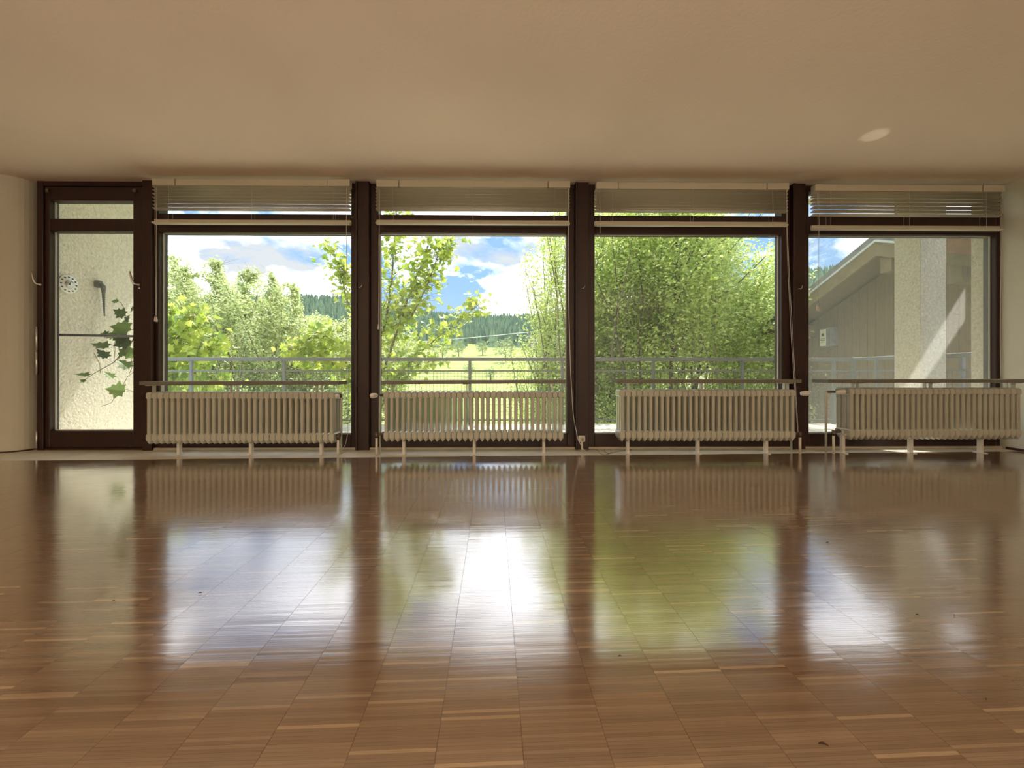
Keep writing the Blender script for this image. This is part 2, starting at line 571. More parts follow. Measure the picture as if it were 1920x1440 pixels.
for k in range(24):
    tv = strips[order[k * 12 % 300], 4] if k < 20 else .8
    me = fast_mesh('parquet_strip', locs[k], fq, M['parquet'], tint=np.full(8, (.2 + .55 * k / 19) if k < 20 else .82 + .04 * (k - 20)))
    variants.append((me, (.2 + .55 * k / 19) if k < 20 else .82 + .04 * (k - 20)))
for i in sorted(near):
    t = strips[i, 4]
    cand = [v for v in variants if abs(v[1] - t) < .09] or [min(variants, key=lambda v: abs(v[1] - t))]
    me = random.choice(cand)[0]
    wx, wy = pq(strips[i, 2], strips[i, 3])
    o = link('parquet_strip', me, FL, (wx, wy, 0))
    o.rotation_euler = (0, 0, PA)

# pale stone border between parquet and glazing: slabs with joints
def border():
    xs = [XL - .1]
    while xs[-1] < XR + .1: xs.append(xs[-1] + random.uniform(.9, 1.25))
    for a, b in zip(xs[:-1], xs[1:]):
        p0, p1 = pq(a, EDGE), pq(b, EDGE)
        g = .0015
        v = []
        for z in (-.011, -.0005):
            v += [(p0[0] + g, p0[1] + .001, z), (p1[0] - g, p1[1] + .001, z), (p1[0] - g, 3.80, z), (p0[0] + g, 3.80, z)]
        MB().add(v, [(3, 2, 1, 0), (4, 5, 6, 7), (0, 1, 5, 4), (1, 2, 6, 5), (2, 3, 7, 6), (3, 0, 4, 7)]).build('stone_slab', M['stone'], FL)
border()

ce = struct('ceiling')
MB().box(XL - .3, XR + .3, YB - .3, 3.86, CEIL, CEIL + .22).build('ceiling_slab', M['plaster'], ce)
wr = struct('wall_right')
MB().box(XR, XR + .22, YB - .3, 3.86, -.01, CEIL).build('wall_body', M['wall'], wr)
tag(MB().box(XR - .008, XR, YB, 3.70, 0, .022, .002).build('baseboard_right', M['frame_in']), kind='structure')
wb = struct('wall_back')
MB().box(XL - .3, XR + .3, YB - .3, YB, -.01, CEIL).build('wall_body', M['wall'], wb)
wl = struct('wall_left')
MB().box(XL - .22, XL, YB - .3, 3.86, -.01, CEIL).build('wall_body', M['wall'], wl)
# short wall left of the door, with its rounded edge
xd0 = X(67, 3.76)
def rounded(off, z0, z1):
    pf = [(XL, 3.60 - off), (xd0 - .20, 3.60 - off)]
    for k in range(1, 9):
        th = PI / 2 * k / 8
        pf.append((xd0 - .20 + (.18 + off) * math.sin(th), 3.60 - off + .16 * (1 - math.cos(th))))
    pf += [(xd0 - .02 + off, 3.90), (XL, 3.90)]
    n = len(pf)
    v = [(x, y, z) for z in (z0, z1) for x, y in pf]
    m_ = MB()
    m_.add(v, [tuple(reversed(range(n))), tuple(range(n, 2 * n))])
    m_.add(v, [(i, (i + 1) % n, (i + 1) % n + n, i + n) for i in range(n)])
    return m_
wd = struct('wall_front')
rounded(0, -.01, CEIL).build('wall_body', M['wall'], wd)
tag(rounded(.008, 0, .012).build('baseboard_front', M['frame_in']), kind='structure')

# ------------------------------------------------------------------ glazed front
YG = 3.80   # glass
def zt(py): return Z(py, 3.74)
Z_GT, Z_TT, Z_GB, Z_FB = zt(437), zt(402), zt(814), zt(837)
posts = [(667, 692), (1079, 1104), (1487, 1511)]
pane_px = [(305, 658), (712, 1062), (1115, 1460), (1517, 1857)]
post_x = [(X(a, YW), X(b, YW)) for a, b in posts]
for i, (a, b) in enumerate(post_x):
    t = struct('trim_%d' % (i + 1), ((a + b) / 2, YW, 0))
    m_ = MB().box(a, b, YW, 3.86, -.01, CEIL + .01, .004)
    m_.box(a - .0, a + .018, YW - .012, YW + .01, .0, CEIL, .003)
    rebase(m_, t.location).build('post', M['frame'], t)
    # small hook for the blind cord
    hx = X((676, 1093, 1499)[i], YW); hz_ = Z(538, YW)
    h_ = MB().tube([(hx - .012, YW, hz_ - .012), (hx - .012, YW - .012, hz_ - .012), (hx, YW - .018, hz_ - .016), (hx + .016, YW - .014, hz_ + .002), (hx + .018, YW - .012, hz_ + .018)], .0035, 6)
    rebase(h_, t.location).build('cord_hook', M['chrome'], t)
X_DP0, X_DP1 = X(266, YW), X(284, YW)
xf_l = [X_DP1, post_x[0][1], post_x[1][1], post_x[2][1]]
xf_r = [post_x[0][0], post_x[1][0], post_x[2][0], XR]
pane_x = []
for i in range(4):
    a, b = X(pane_px[i][0], YG), X(pane_px[i][1], YG)
    # the near arris of the frame is what bounds the pane on its outer side
    xl, xr = xf_l[i], xf_r[i]
    pl = X(pane_px[i][0], 3.745 if pane_px[i][0] > 951 else YG - .012)
    pr = X(pane_px[i][1], 3.745 if pane_px[i][1] < 951 else YG - .012)
    pane_x.append((pl, pr))
    W = struct('window_%d' % (i + 1), ((xl + xr) / 2, YG, 0))
    lo = W.location
    f0, f1 = 3.745, 3.85
    tz = [Z(403, 3.745), Z(437, 3.745), Z(814, 3.745), Z(837, 3.745)]
    fr = MB()
    fr.box(xl, pl, f0, f1, .02, CEIL, .004)
    fr.box(pr, xr, f0, f1, .02, CEIL, .004)
    fr.box(pl, pr, f0, f1, tz[3] - .01, tz[2], .004)
    fr.box(pl, pr, f0, f1, Z(356, 3.745), CEIL, .004)
    rebase(fr, lo).build('window_frame', M['frame'], W)
    rebase(MB().box(pl, pr, f0, f1, tz[1], tz[0], .005), lo).build('transom', M['frame'], W)
    # light glazing bead round the big pane
    g = .009
    bd = MB()
    for (x0, x1, z0, z1) in ((pl, pl + g, tz[2], tz[1]), (pr - g, pr, tz[2], tz[1]), (pl, pr, tz[2], tz[2] + g), (pl, pr, tz[1] - g * .5, tz[1])):
        bd.box(x0, x1, YG - .012, YG - .004, z0, z1)
    rebase(bd, lo).build('glazing_bead', M['gasket'], W)
    rebase(MB().box(pl, pr, YG - .003, YG + .003, tz[2], tz[1]), lo).build('pane', M['glass_dusty' if i == 3 else 'glass'], W)
    rebase(MB().box(pl, pr, YG - .003, YG + .003, tz[0], Z(356, 3.745)), lo).build('pane', M['glass'], W)
    rebase(MB().box(xl, xr, 3.725, 3.80, -.0, tz[3] - .005, .003), lo).build('window_sill', M['sill'], W)
# door bay
D = struct('door_1', (X(170, 3.75), 3.75, 0))
lo = D.location
xa, xb = X(68, 3.73), X_DP1
fr = MB()
fr.box(xa, X(80, 3.73), 3.73, 3.86, 0, CEIL, .004)
fr.box(X_DP0, X_DP1, YW, 3.86, 0, CEIL, .004)
fr.box(xa, xb, 3.735, 3.86, Z(352, 3.73), CEIL, .004)
fr.box(xa, X_DP0, 3.74, 3.86, 0, .02, .004)
rebase(fr, lo).build('door_frame', M['frame'], D)
dl, dr = X(80, 3.73) + .002, X_DP0 - .004
pl, pr = X(103, YG - .01), X(249, 3.745)
zz = [Z(376, 3.745, 170), Z(410, 3.745, 170), Z(433, 3.745, 170), Z(808, 3.745, 170), .022]
lf = MB()
lf.box(dl, pl, 3.745, 3.83, zz[4], Z(352, 3.73) - .004, .005)
lf.box(pr, dr, 3.745, 3.83, zz[4], Z(352, 3.73) - .004, .005)
lf.box(pl, pr, 3.745, 3.83, zz[0], Z(352, 3.73) - .004, .005)
lf.box(pl, pr, 3.745, 3.83, zz[2], zz[1], .005)
lf.box(pl, pr, 3.745, 3.83, zz[4], zz[3], .005)
LF = rebase(lf, lo).build('door_leaf', M['frame'], D)
g = .010
bd = MB()
for (z0, z1) in ((zz[3], zz[2]), (zz[1], zz[0])):
    bd.box(pl, pl + g, YG - .012, YG - .004, z0, z1)
    bd.box(pr - .004, pr, YG - .012, YG - .004, z0, z1)
    bd.box(pl, pr, YG - .012, YG - .004, z0, z0 + .008)
rebase(bd, lo).build('glazing_bead', M['gasket'], D)
rebase(MB().box(pl, pr, YG - .003, YG + .003, zz[3], zz[2]), lo).build('pane', M['glass'], D)
rebase(MB().box(pl, pr, YG - .003, YG + .003, zz[1], zz[0]), lo).build('pane', M['glass'], D)
def handle(px_, py_, s_=1):
    p = at(px_, py_, 3.745)
    m_ = MB()
    m_.lathe((p.x + .006, p.y, p.z - .012), (0, -1, 0), [(0, .013), (.008, .013), (.01, .009), (.028, .008), (.03, .001)], 12)
    m_.lathe((p.x + .008, p.y, p.z - .042), (0, -1, 0), [(0, .010), (.006, .010), (.008, .002)], 12)
    m_.tube([(p.x + .006, p.y - .030, p.z - .012), (p.x - .012, p.y - .036, p.z - .006), (p.x - .025, p.y - .040, p.z + .02), (p.x - .036, p.y - .042, p.z + .07), (p.x - .042, p.y - .042, p.z + .105)], [.006, .008, .0085, .0075, .004], 8)
    return rebase(m_, lo).build('door_handle', M['chrome'], D)
handle(78, 532)
handle(260, 532)
for (py0, py1) in ((612, 660), (660, 702), (808, 840)):
    z0, z1 = Z(py1, 3.73, 70), Z(py0, 3.73, 70)
    rebase(MB().tube([(xa + .012, 3.722, z0), (xa + .012, 3.722, z1)], .008, 8), lo).build('hinge', M['chrome'], D)
for q in (90, 253):
    c = at(q, 357, 3.735)
    rebase(MB().box(c.x - .014, c.x + .014, 3.722, 3.737, c.z - .02, c.z + .012, .003), lo).build('corner_bearing', M['brass'], D)

# ------------------------------------------------------------------ radiators
SEC_W = .0488
def section_mesh():
    m_ = MB()
    hw = SEC_W / 2 - .0006
    zb, zt_ = 0.0, .441            # local, 0 = lowest tip
    for yy in (-.055, 0, .055):
        pts = [(0, yy, .07), (0, yy, .395)]
        vs_, n = [], 8
        for z in (.07, .395):
            for (cx_, cy_) in ((.0135, .017), (.0095, .0235), (-.0095, .0235), (-.0135, .017), (-.0135, -.017), (-.0095, -.0235), (.0095, -.0235), (.0135, -.017)):
                vs_.append((cx_, yy + cy_, z))
        m_.add(vs_, [(k, (k + 1) % n, (k + 1) % n + n, k + n) for k in range(n)])
    top = [(-.0125, .378), (.0125, .378), (hw, .388), (hw, .430), (.012, .441), (-.012, .441), (-hw, .430), (-hw, .388)]
    bot = [(0, 0), (hw, .032), (hw, .080), (.0125, .090), (-.0125, .090), (-hw, .080), (-hw, .032)]
    for prof, cz in ((top, .405), (bot, .065)):
        n = len(prof)
        vs_ = []
        for (y, s_) in ((-.080, .62), (-.074, .90), (-.064, 1.0), (.064, 1.0), (.074, .90), (.080, .62)):
            vs_ += [(x * (1 if s_ == 1 else .5 + .5 * s_), y, cz + (z - cz) * s_) for x, z in prof]
        fs = [tuple(range(n)), tuple(reversed(range(5 * n, 6 * n)))]
        for j in range(5):
            fs += [(j * n + i, (j + 1) * n + i, (j + 1) * n + (i + 1) % n, j * n + (i + 1) % n) for i in range(n)]
        m_.add(vs_, fs)
    me = m_.mesh('radiator_section')
    me.materials.append(M['rad'])
    return me
SEC = section_mesh()

YR = 3.53
R_FRONT = YR - .08
def radiator(idx, px0, px1, py_top, py_bot, nsec, legs, label):
    x0, x1 = X(px0, R_FRONT), X(px1, R_FRONT)
    zb = Z(py_bot, R_FRONT); ztop = Z(py_top, R_FRONT)
    R = thing('radiator', label, 'radiator', ((x0 + x1) / 2, YR, 0), 'column radiators along the glazed front')
    pitch = (x1 - x0) / nsec
    for k in range(nsec):
        o = link('radiator_section', SEC, R, (x0 + pitch * (k + .5) - R.location.x, 0, zb))
        o.scale = (pitch / SEC_W, 1, (ztop - zb) / .441)
    for lp in legs:
        lx = X(lp, R_FRONT)
        m_ = MB().box(lx - .012, lx + .012, YR - .018, YR + .018, 0, zb + .07, .003)
        m_.box(lx - .016, lx + .016, YR - .045, YR + .045, 0, .006)
        m_.box(lx - .011, lx + .011, YR - .04, YR + .04, zb + .03, zb + .045)
        rebase(m_, R.location).build('leg', M['white'], R)
    return R, x0, x1, zb, ztop

def pipes(R, side, xe, zb, ztop, xt, xbp, head):
    """side -1 left end, +1 right end; xt, xbp: x of the supply and return riser; head: offset of the thermostat head"""
    zt_ = ztop - .036; zl = zb + .065
    loR = R.location
    yv = YR
    m_ = MB().tube([(xt, yv + .02, 0), (xt, yv + .02, zt_ - .02), (xt - side * .004, yv + .02, zt_ - .006), (xt - side * .018, yv + .02, zt_)], .0095, 10)
    rebase(m_, loR).build('supply_pipe', M['rad'], R)
    m_ = MB().tube([(xbp, yv - .035, 0), (xbp, yv - .035, zl - .02)], .0105, 10)
    rebase(m_, loR).build('return_pipe', M['white'], R)
    m_ = MB().tube([(xbp, yv - .035, zl - .035), (xbp, yv - .035, zl + .012)], [.013, .015], 8)
    m_.tube([(xbp, yv - .03, zl - .005), (xe + side * .005, yv - .005, zl)], .011, 8)
    m_.lathe((xe + side * .012, yv - .005, zl), (side, 0, 0), [(0, .017), (.014, .017)], 6)
    rebase(m_, loR).build('return_fitting', M['brass'], R)
    V = MB().tube([(xe - side * .005, yv, zt_), (xt - side * .006, yv + .01, zt_)], .011, 8)
    V.lathe((xe + side * .014, yv, zt_), (side, 0, 0), [(0, .017), (.016, .017)], 6)
    V = rebase(V, loR).build('valve', M['brass'], R)
    hx, hy, hz_, ax = head
    m_ = MB().lathe((hx, hy, hz_), ax, [(-.03, .010), (-.026, .017), (-.01, .020), (.02, .0225), (.034, .021), (.04, .015), (.042, .002)], 14)
    for k in range(10):
        pass
    rebase(m_, loR).build('thermostat_head', M['white'], V)

rads = []
R1 = radiator(0, 272, 626, 735, 832, 32, (322, 460, 595), 'white column radiator standing beside the glazed door')
R2 = radiator(1, 718, 1057, 734, 829, 32, (753, 888, 1021), 'white column radiator left of the wall socket, seen squarely with light between its ribs')
R3 = radiator(2, 1162, 1493, 731, 829, 31, (1182, 1316, 1447), 'white column radiator right of the wall socket, in front of the leafy window')
R4 = radiator(3, 1593, 1917, 728, 826, 31, (1594, 1724, 1858), 'white column radiator in the corner against the right wall')
zv = lambda R: R[4] - .036
pipes(R1[0], 1, R1[2], R1[3], R1[4], X(638, YR), X(634, YR - .035), (X(631, YR - .03), YR - .02, zv(R1), (.35, -.9, 0)))
pipes(R2[0], -1, R2[1], R2[3], R2[4], X(711, YR), X(706, YR - .035), (X(705, YR), YR - .045, zv(R2), (-.35, -.9, 0)))
pipes(R3[0], 1, R3[2], R3[3], R3[4], X(1490, YR - .05) + .02, X(1500, YR - .035), (X(1508, YR), YR, zv(R3), (1, 0, 0)))
pipes(R4[0], -1, X(1590, YR - .08), R4[3], R4[4], X(1552, YR), X(1563, YR - .035), (X(1578, YR - .06), YR - .045, zv(R4), (.9, -.4, .1)))

def shelf(px0, px1, pyl, pyr, br, R, label):
    y0, y1 = YR - .10, YR + .085
    a, b = at(px0, pyl, y0), at(px1, pyr, y0)
    th = .030
    S = thing('shelf_board', label, 'shelf', ((a.x + b.x) / 2, YR, (a.z + b.z) / 2 - th), 'narrow boards above the radiators')
    m_ = MB()
    v = []
    e = .003
    for (yy, dz0, dz1) in ((y0, e, -e), (y0 + e, 0, 0), (y1, 0, 0)):
        v += [(a.x, yy, a.z - th + dz0), (a.x, yy, a.z + dz1), (b.x, yy, b.z + dz1), (b.x, yy, b.z - th + dz0)]
    fs = [(0, 1, 2, 3), (11, 10, 9, 8)]
    for j in (0, 4):
        fs += [(j + i, j + 4 + i, j + 4 + (i + 1) % 4, j + (i + 1) % 4) for i in range(4)]
    m_.add(v, fs)
    rebase(m_, S.location).build('board', M['shelf'], S)
    for q in br:
        bx = X(q, YR)
        zu = a.z + (b.z - a.z) * (bx - a.x) / (b.x - a.x) - th
        m_ = MB().box(bx - .030, bx + .012, YR - .085, YR + .08, zu - .006, zu - .0003)
        m_.box(bx - .003, bx + .003, YR - .045, YR - .015, R[4] + .0005, zu - .005)
        m_.box(bx + .012, bx + .016, YR + .02, YR + .05, R[4] + .0005, zu - .005)
        rebase(m_, S.location).build('bracket', M['white'], S)
    return S
shelf(261, 635, 715.5, 714.5, (295, 438, 597), R1, 'narrow grey board on brackets above the radiator beside the door')
shelf(714, 1061, 714, 712, (738, 876, 1034), R2, 'narrow grey board above the radiator left of the wall socket')
shelf(1157, 1503, 711.5, 711.5, (1176, 1313, 1472), R3, 'narrow grey board with pale worn end, above the radiator right of the wall socket')
shelf(1553, 1930, 711.5, 711, (1602, 1738, 1892), R4, 'narrow grey board, sunlit along its edge, above the corner radiator')

# ------------------------------------------------------------------ blinds
def blind(i, px0, px1, head_py, bot_py, ladders, label, slat_px=None, nsl=7):
    Yb = 3.63
    x0, x1 = X(px0, Yb - .02), X(px1, Yb - .02)
    zh1 = Z(head_py, Yb - .025); zh0 = Z(head_py + 12.5, Yb - .025)
    zh1 = min(zh1, CEIL - .003)
    B = thing('venetian_blind', label, 'blind', ((x0 + x1) / 2, Yb, zh1), 'raised venetian blinds under the ceiling')
    loB = B.location
    m_ = MB().box(x0 + .20, x1 - .20, Yb - .022, Yb + .03, zh0, zh1, .003)
    rebase(m_, loB).build('headrail', M['blind'], B)
    for (a, b) in ((x0, x0 + .195), (x1 - .195, x1)):
        rebase(MB().box(a, b, Yb - .028, Yb + .032, zh0 - .002, zh1, .003), loB).build('end_cover', M['blind'], B)
    sx0, sx1 = x0 - .012, x1 + .0
    # slats: 50 mm, curved, front edge low
    zs1 = zh0 - .030
    zs0 = Z(bot_py - 17, Yb)
    nsl = 6
    tilt = -math.radians(11)
    nseg = 4
    v = []; fs = []
    for s_ in range(2):
        for k in range(nseg + 1):
            u = -1 + 2 * k / nseg
            yy, zz_ = u * .025, .0035 * (1 - u * u)
            y2, z2 = yy * math.cos(tilt) - zz_ * math.sin(tilt), yy * math.sin(tilt) + zz_ * math.cos(tilt)
            inset = .010 if k in (0,) else 0
            v.append(((sx0 - x0 + inset) if s_ == 0 else (sx1 - x0 - inset), y2, z2))
    n = nseg + 1
    v2 = [(a, b, c + .0008) for a, b, c in v]
    allv = v + v2
    for k in range(nseg):
        fs.append((k, k + 1, n + k + 1, n + k))
        fs.append((2 * n + k, 3 * n + k, 3 * n + k + 1, 2 * n + k + 1))
    fs.append((0, n, 3 * n, 2 * n)); fs.append((n - 1, 3 * n - 1, 4 * n - 1, 2 * n - 1))
    fs.append(tuple([k for k in range(n)][::-1] + [2 * n + k for k in range(n)]))
    fs.append(tuple([n + k for k in range(n)] + [3 * n + k for k in reversed(range(n))]))
    sl = MB().add([(a + x0 - loB.x, b, c) for a, b, c in allv], fs, True)
    for k in range(len(sl.sm)): sl.sm[k] = k < 2 * nseg
    sme = sl.mesh('slat'); sme.materials.append(M['blind'])
    zs = [zh0 - .014] + [zs1 - .012 - (zs1 - .012 - zs0) * k / (nsl - 1) for k in range(nsl)]
    for z in zs:
        link('slat', sme, B, (0, 0, z - loB.z))
    zb1 = Z(bot_py, Yb - .02) ; zb0 = Z(bot_py + 9, Yb - .02)
    rebase(MB().box(sx0, sx1, Yb - .024, Yb + .024, zb0, zb0 + .016, .005).box(sx0 + .002, sx1 - .002, Yb + .005, Yb + .026, zb0 + .012, zb1, .003), loB).build('bottom_rail', M['blind'], B)
    for q in ladders:
        lx = X(q, Yb)
        m_ = MB()
        for yy in (-.026, .024):
            m_.tube([(lx + (0.003 if yy > 0 else 0), Yb + yy, zh0), (lx + (.004 if yy < 0 else -.002), Yb + yy, (zh0 + zb0) / 2), (lx, Yb + yy, zb0 + .002)], .0009, 5)
        for z in zs:
            m_.tube([(lx, Yb - .026, z - .008), (lx + .002, Yb + .024, z + .004)], .0007, 4)
        rebase(m_, loB).build('ladder_cord', M['cord'], B)
    return B, Yb
B1, Yb = blind(0, 286, 656, 338, 412, (320, 475, 627), 'cream venetian blind raised in the window beside the door')
B2, _ = blind(1, 706, 1069, 338.5, 411, (737, 887, 1039), 'cream venetian blind over the window with the maple and open sky')
B3, _ = blind(2, 1118, 1479, 340, 412, (1147, 1297, 1445), 'cream venetian blind over the window full of green leaves')
B4, _ = blind(3, 1528, 1883, 342, 418, (1553, 1700, 1843), 'cream venetian blind hanging lowest, beside the right wall')

def cord(B, pts, r=.0016, name='pull_cord', m='cord', tassel=None):
    P = [at(a, b, y) for a, b, y in pts]
    c = rebase(MB().tube(P, r, 6), B.location).build(name, M[m], B)
    if tassel:
        for dx in tassel:
            p = P[-1]
            rebase(MB().lathe((p.x + dx, p.y, p.z - .025 - abs(dx)), (0, 0, 1), [(-.022, .002), (-.018, .007), (-.004, .008), (.012, .005), (.03, .002)], 10), B.location).build('cord_tassel', M['cord'], c)
    return c
cord(B1, [(290.5, 352, 3.60), (290.6, 420, 3.60), (291.5, 500, 3.60), (292, 592, 3.60)], tassel=(-.006, .008))
cord(B1, [(293.2, 352, 3.60), (293.4, 420, 3.60), (294, 500, 3.60), (293, 592, 3.60)])
cord(B1, [(650, 352, 3.60), (649.5, 430, 3.60), (650, 600, 3.61), (652, 740, 3.62), (652.5, 810, 3.62), (648, 833, 3.61), (640, 845, 3.60)], .0022)
cord(B2, [(711.5, 354, 3.60), (711, 430, 3.60), (710.5, 520, 3.60), (709.5, 608, 3.60)], .0022, tassel=(0,))
cord(B2, [(1066, 354, 3.60), (1065.5, 440, 3.60), (1066, 560, 3.60), (1070, 700, 3.61), (1075, 780, 3.62), (1083, 822, 3.61), (1092, 840, 3.58), (1098, 846.5, 3.55)], .0030)
cord(B3, [(1124.6, 354, 3.60), (1124.8, 400, 3.60), (1125, 437, 3.60)], .0026)
cord(B3, [(1474.5, 354, 3.60), (1475, 430, 3.60), (1478, 520, 3.60), (1484, 640, 3.61), (1489, 712, 3.63), (1493, 770, 3.64), (1496, 815, 3.64)], .0016)
cord(B3, [(1475.5, 354, 3.60), (1476.5, 430, 3.60), (1480, 520, 3.60), (1487, 640, 3.61), (1491, 712, 3.63), (1494.5, 770, 3.64), (1497, 818, 3.64)], .0016)
cord(B4, [(1532, 356, 3.60), (1534, 430, 3.60), (1534, 520, 3.60), (1532.5, 572, 3.60)], .0012, tassel=(-.004, .010))
cord(B4, [(1535.5, 356, 3.60), (1536, 430, 3.60), (1535.5, 520, 3.60), (1534.5, 572, 3.60)], .0012)
cord(B4, [(1879, 356, 3.60), (1878.5, 440, 3.60), (1876, 560, 3.60), (1875.5, 640, 3.60), (1877, 705, 3.64)], .0016)

# ------------------------------------------------------------------ socket, cables, bits on the floor
p = at(1090, 822, YW)
SO = thing('wall_socket', 'white square surface socket low on the dark middle post', 'socket', (p.x, YW, p.z))
MB().box(-.030, .030, -.030, -.0005, -.028, .028, .004).build('socket_box', M['white'], SO)
MB().lathe((0, -.0302, 0), (0, -1, 0), [(-.004, .021), (.0006, .021), (.0007, .018), (.0002, .017)], 20).build('socket_insert', M['white'], SO)
MB().lathe((0, -.0312, 0), (0, -1, 0), [(0, .004), (.0006, .004)], 8).build('socket_pin', M['black'], SO)
MB().box(-.004, .012, -.016, -.0005, -p.z + .001, -.028, .002).build('cable_duct', M['white'], SO)
def floor_cable(name, label, pts, r, m, grp=None):
    P = []
    for a, b in pts:
        Yf = H * F / (b - 700)
        q = at(a, 700, Yf); P.append(Vector((q.x, Yf, r + .001)))
    # smooth the polyline
    out_ = []
    for i in range(len(P) - 1):
        p0, p1, p2, p3 = P[max(i - 1, 0)], P[i], P[i + 1], P[min(i + 2, len(P) - 1)]
        for k in range(5):
            t = k / 5
            out_.append(.5 * ((2 * p1) + (-p0 + p2) * t + (2 * p0 - 5 * p1 + 4 * p2 - p3) * t * t + (-p0 + 3 * p1 - 3 * p2 + p3) * t ** 3))
    out_.append(P[-1])
    o = MB().tube(out_, r, 6).build(name, M[m])
    return tag(o, label, 'cable')
floor_cable('loose_cable', 'thin dark cable curled in a loop on the pale floor border beside the middle post',
            [(1098, 846.5), (1108, 843.5), (1120, 845), (1127, 852), (1137, 853), (1146, 849), (1143, 842), (1135, 842), (1135, 848), (1143, 851), (1152, 849), (1164, 846.5), (1178, 846), (1186, 843)], .0016, 'blackcord')
floor_cable('loose_wire', 'short thin wire end lying by the pipes of the radiator beside the door',
            [(640, 845.5), (633, 850), (626, 852), (624, 855)], .0014, 'cord')
def scrap(px_, py_, size, label, ang):
    Yf = H * F / (py_ - 700); q = at(px_, 700, Yf)
    v = []
    n = 9
    for k in range(n):
        t = k / (n - 1)
        wdt = size * .16 * math.sin(PI * (t * .92 + .05)) * (1 + .25 * math.sin(k * 2.1))
        zz_ = .0015 + .004 * math.sin(PI * t) * (size / .02)
        v += [((t - .5) * size, -wdt, zz_), ((t - .5) * size, wdt * .7, zz_ + .0012)]
    vt = [(a, b, c + .0006) for a, b, c in v]
    nn = len(v)
    fs = []
    for k in range(n - 1):
        a = 2 * k
        fs += [(a, a + 2, a + 3, a + 1), (nn + a, nn + a + 1, nn + a + 3, nn + a + 2), (a, nn + a, nn + a + 2, a + 2), (a + 1, a + 3, nn + a + 3, nn + a + 1)]
    fs += [(0, 1, nn + 1, nn), (nn - 2, 2 * nn - 2, 2 * nn - 1, nn - 1)]
    o = MB().add(v + vt, fs).build('dry_leaf_scrap', M['scrap'])
    o.location = (q.x, Yf, .0004); o.rotation_euler = (0, 0, ang)
    tag(o, label, 'debris', 'dry scraps on the parquet')
M['scrap'] = mat('dry_leaf', (.045, .02, .012), .8)
scrap(1544, 1405, .016, 'largest dark curled scrap near the front edge of the parquet', -.4)
scrap(1848, 1321, .010, 'small brown scrap on the parquet towards the right front corner', .9)
scrap(1789, 1161, .008, 'tiny dark scrap right of the bright reflections, before the corner radiator', .7)
scrap(1720, 1160, .010, 'tiny thin scrap lying before the corner radiator, left of a similar one', 0)
scrap(1552, 1022, .016, 'dark thin scrap on the parquet between the two right-hand radiators', .1)
scrap(213, 1124, .008, 'black crumb on the parquet in front of the door', .3)
scrap(375, 1110, .010, 'dark crumb at the edge of the blue reflection before the radiator beside the door', .2)
scrap(1162, 1234, .008, 'dark crumb on the parquet in line with the middle post', .1)

# ------------------------------------------------------------------ balcony and outside shell
stl = struct('wall_exterior_left')
XEL = X(105, 3.86)
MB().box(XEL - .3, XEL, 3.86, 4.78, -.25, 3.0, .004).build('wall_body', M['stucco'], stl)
str_ = struct('wall_exterior_right')
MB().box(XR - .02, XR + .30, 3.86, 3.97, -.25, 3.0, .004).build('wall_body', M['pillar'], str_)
pl_ = struct('trim_4')
xa_, xb_ = X(1726, 4.60), X(1775, 4.60)
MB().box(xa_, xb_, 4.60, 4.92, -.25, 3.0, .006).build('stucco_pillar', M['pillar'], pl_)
bf = struct('floor_balcony')
MB().box(XEL - .1, 5.25, 3.86, 6.08, -.25, -.06, .004).build('balcony_slab', M['balc'], bf)
# roof overhang; its notch is made up to shape the strip of sun
s = SUN_TO
def up(px_, py_):
    g_ = at(px_, py_, YG); t = (3.0 - g_.z) / s.z
    return (g_.x + s.x * t, g_.y + s.y * t)
notch = [up(1622, 812), up(1657, 742), up(1697, 722), up(1810, 540), up(1809, 607), up(1672, 812)]
ye = max(notch[0][1], notch[-1][1]) + .02
outl = [(XEL - .6, 3.86), (7.4, 3.86), (7.4, ye), (notch[-1][0], ye)] + notch[::-1] + [(notch[0][0], ye), (XEL - .6, ye)]
v = [(x, y, z) for z in (3.0, 3.03) for x, y in outl]
n = len(outl)
ov = struct('roof_overhang')
MB().add(v, [tuple(reversed(range(n))), tuple(range(n, 2 * n))] + [(i, (i + 1) % n, (i + 1) % n + n, i + n) for i in range(n)]).build('overhang_board', M['balc'], ov)
rf = struct('roof')
MB().box(XL - .6, XR + .6, YB - .6, 3.86, CEIL + .22, 3.03).build('roof_body', M['balc'], rf)

# bar across the outside of the door
b0, b1 = at(104, 627.5, 3.84), at(252, 630.5, 3.84)
br = thing('safety_bar', 'thin dark horizontal bar across the outside of the door glass', 'bar', ((b0.x + b1.x) / 2, 3.84, b0.z))
m_ = MB().tube([b0 + Vector((-.02, .01, 0)), b1 + Vector((.02, .01, 0))], .0115, 8)
rebase(m_, br.location).build('rail', M['steel'], br)
rebase(MB().box(b0.x - .03, b0.x - .01, 3.832, 3.862, b0.z - .015, b0.z + .015, .002).box(b1.x + .012, b1.x + .03, 3.832, 3.862, b1.z - .015, b1.z + .015, .002), br.location).build('bracket', M['steel'], br)

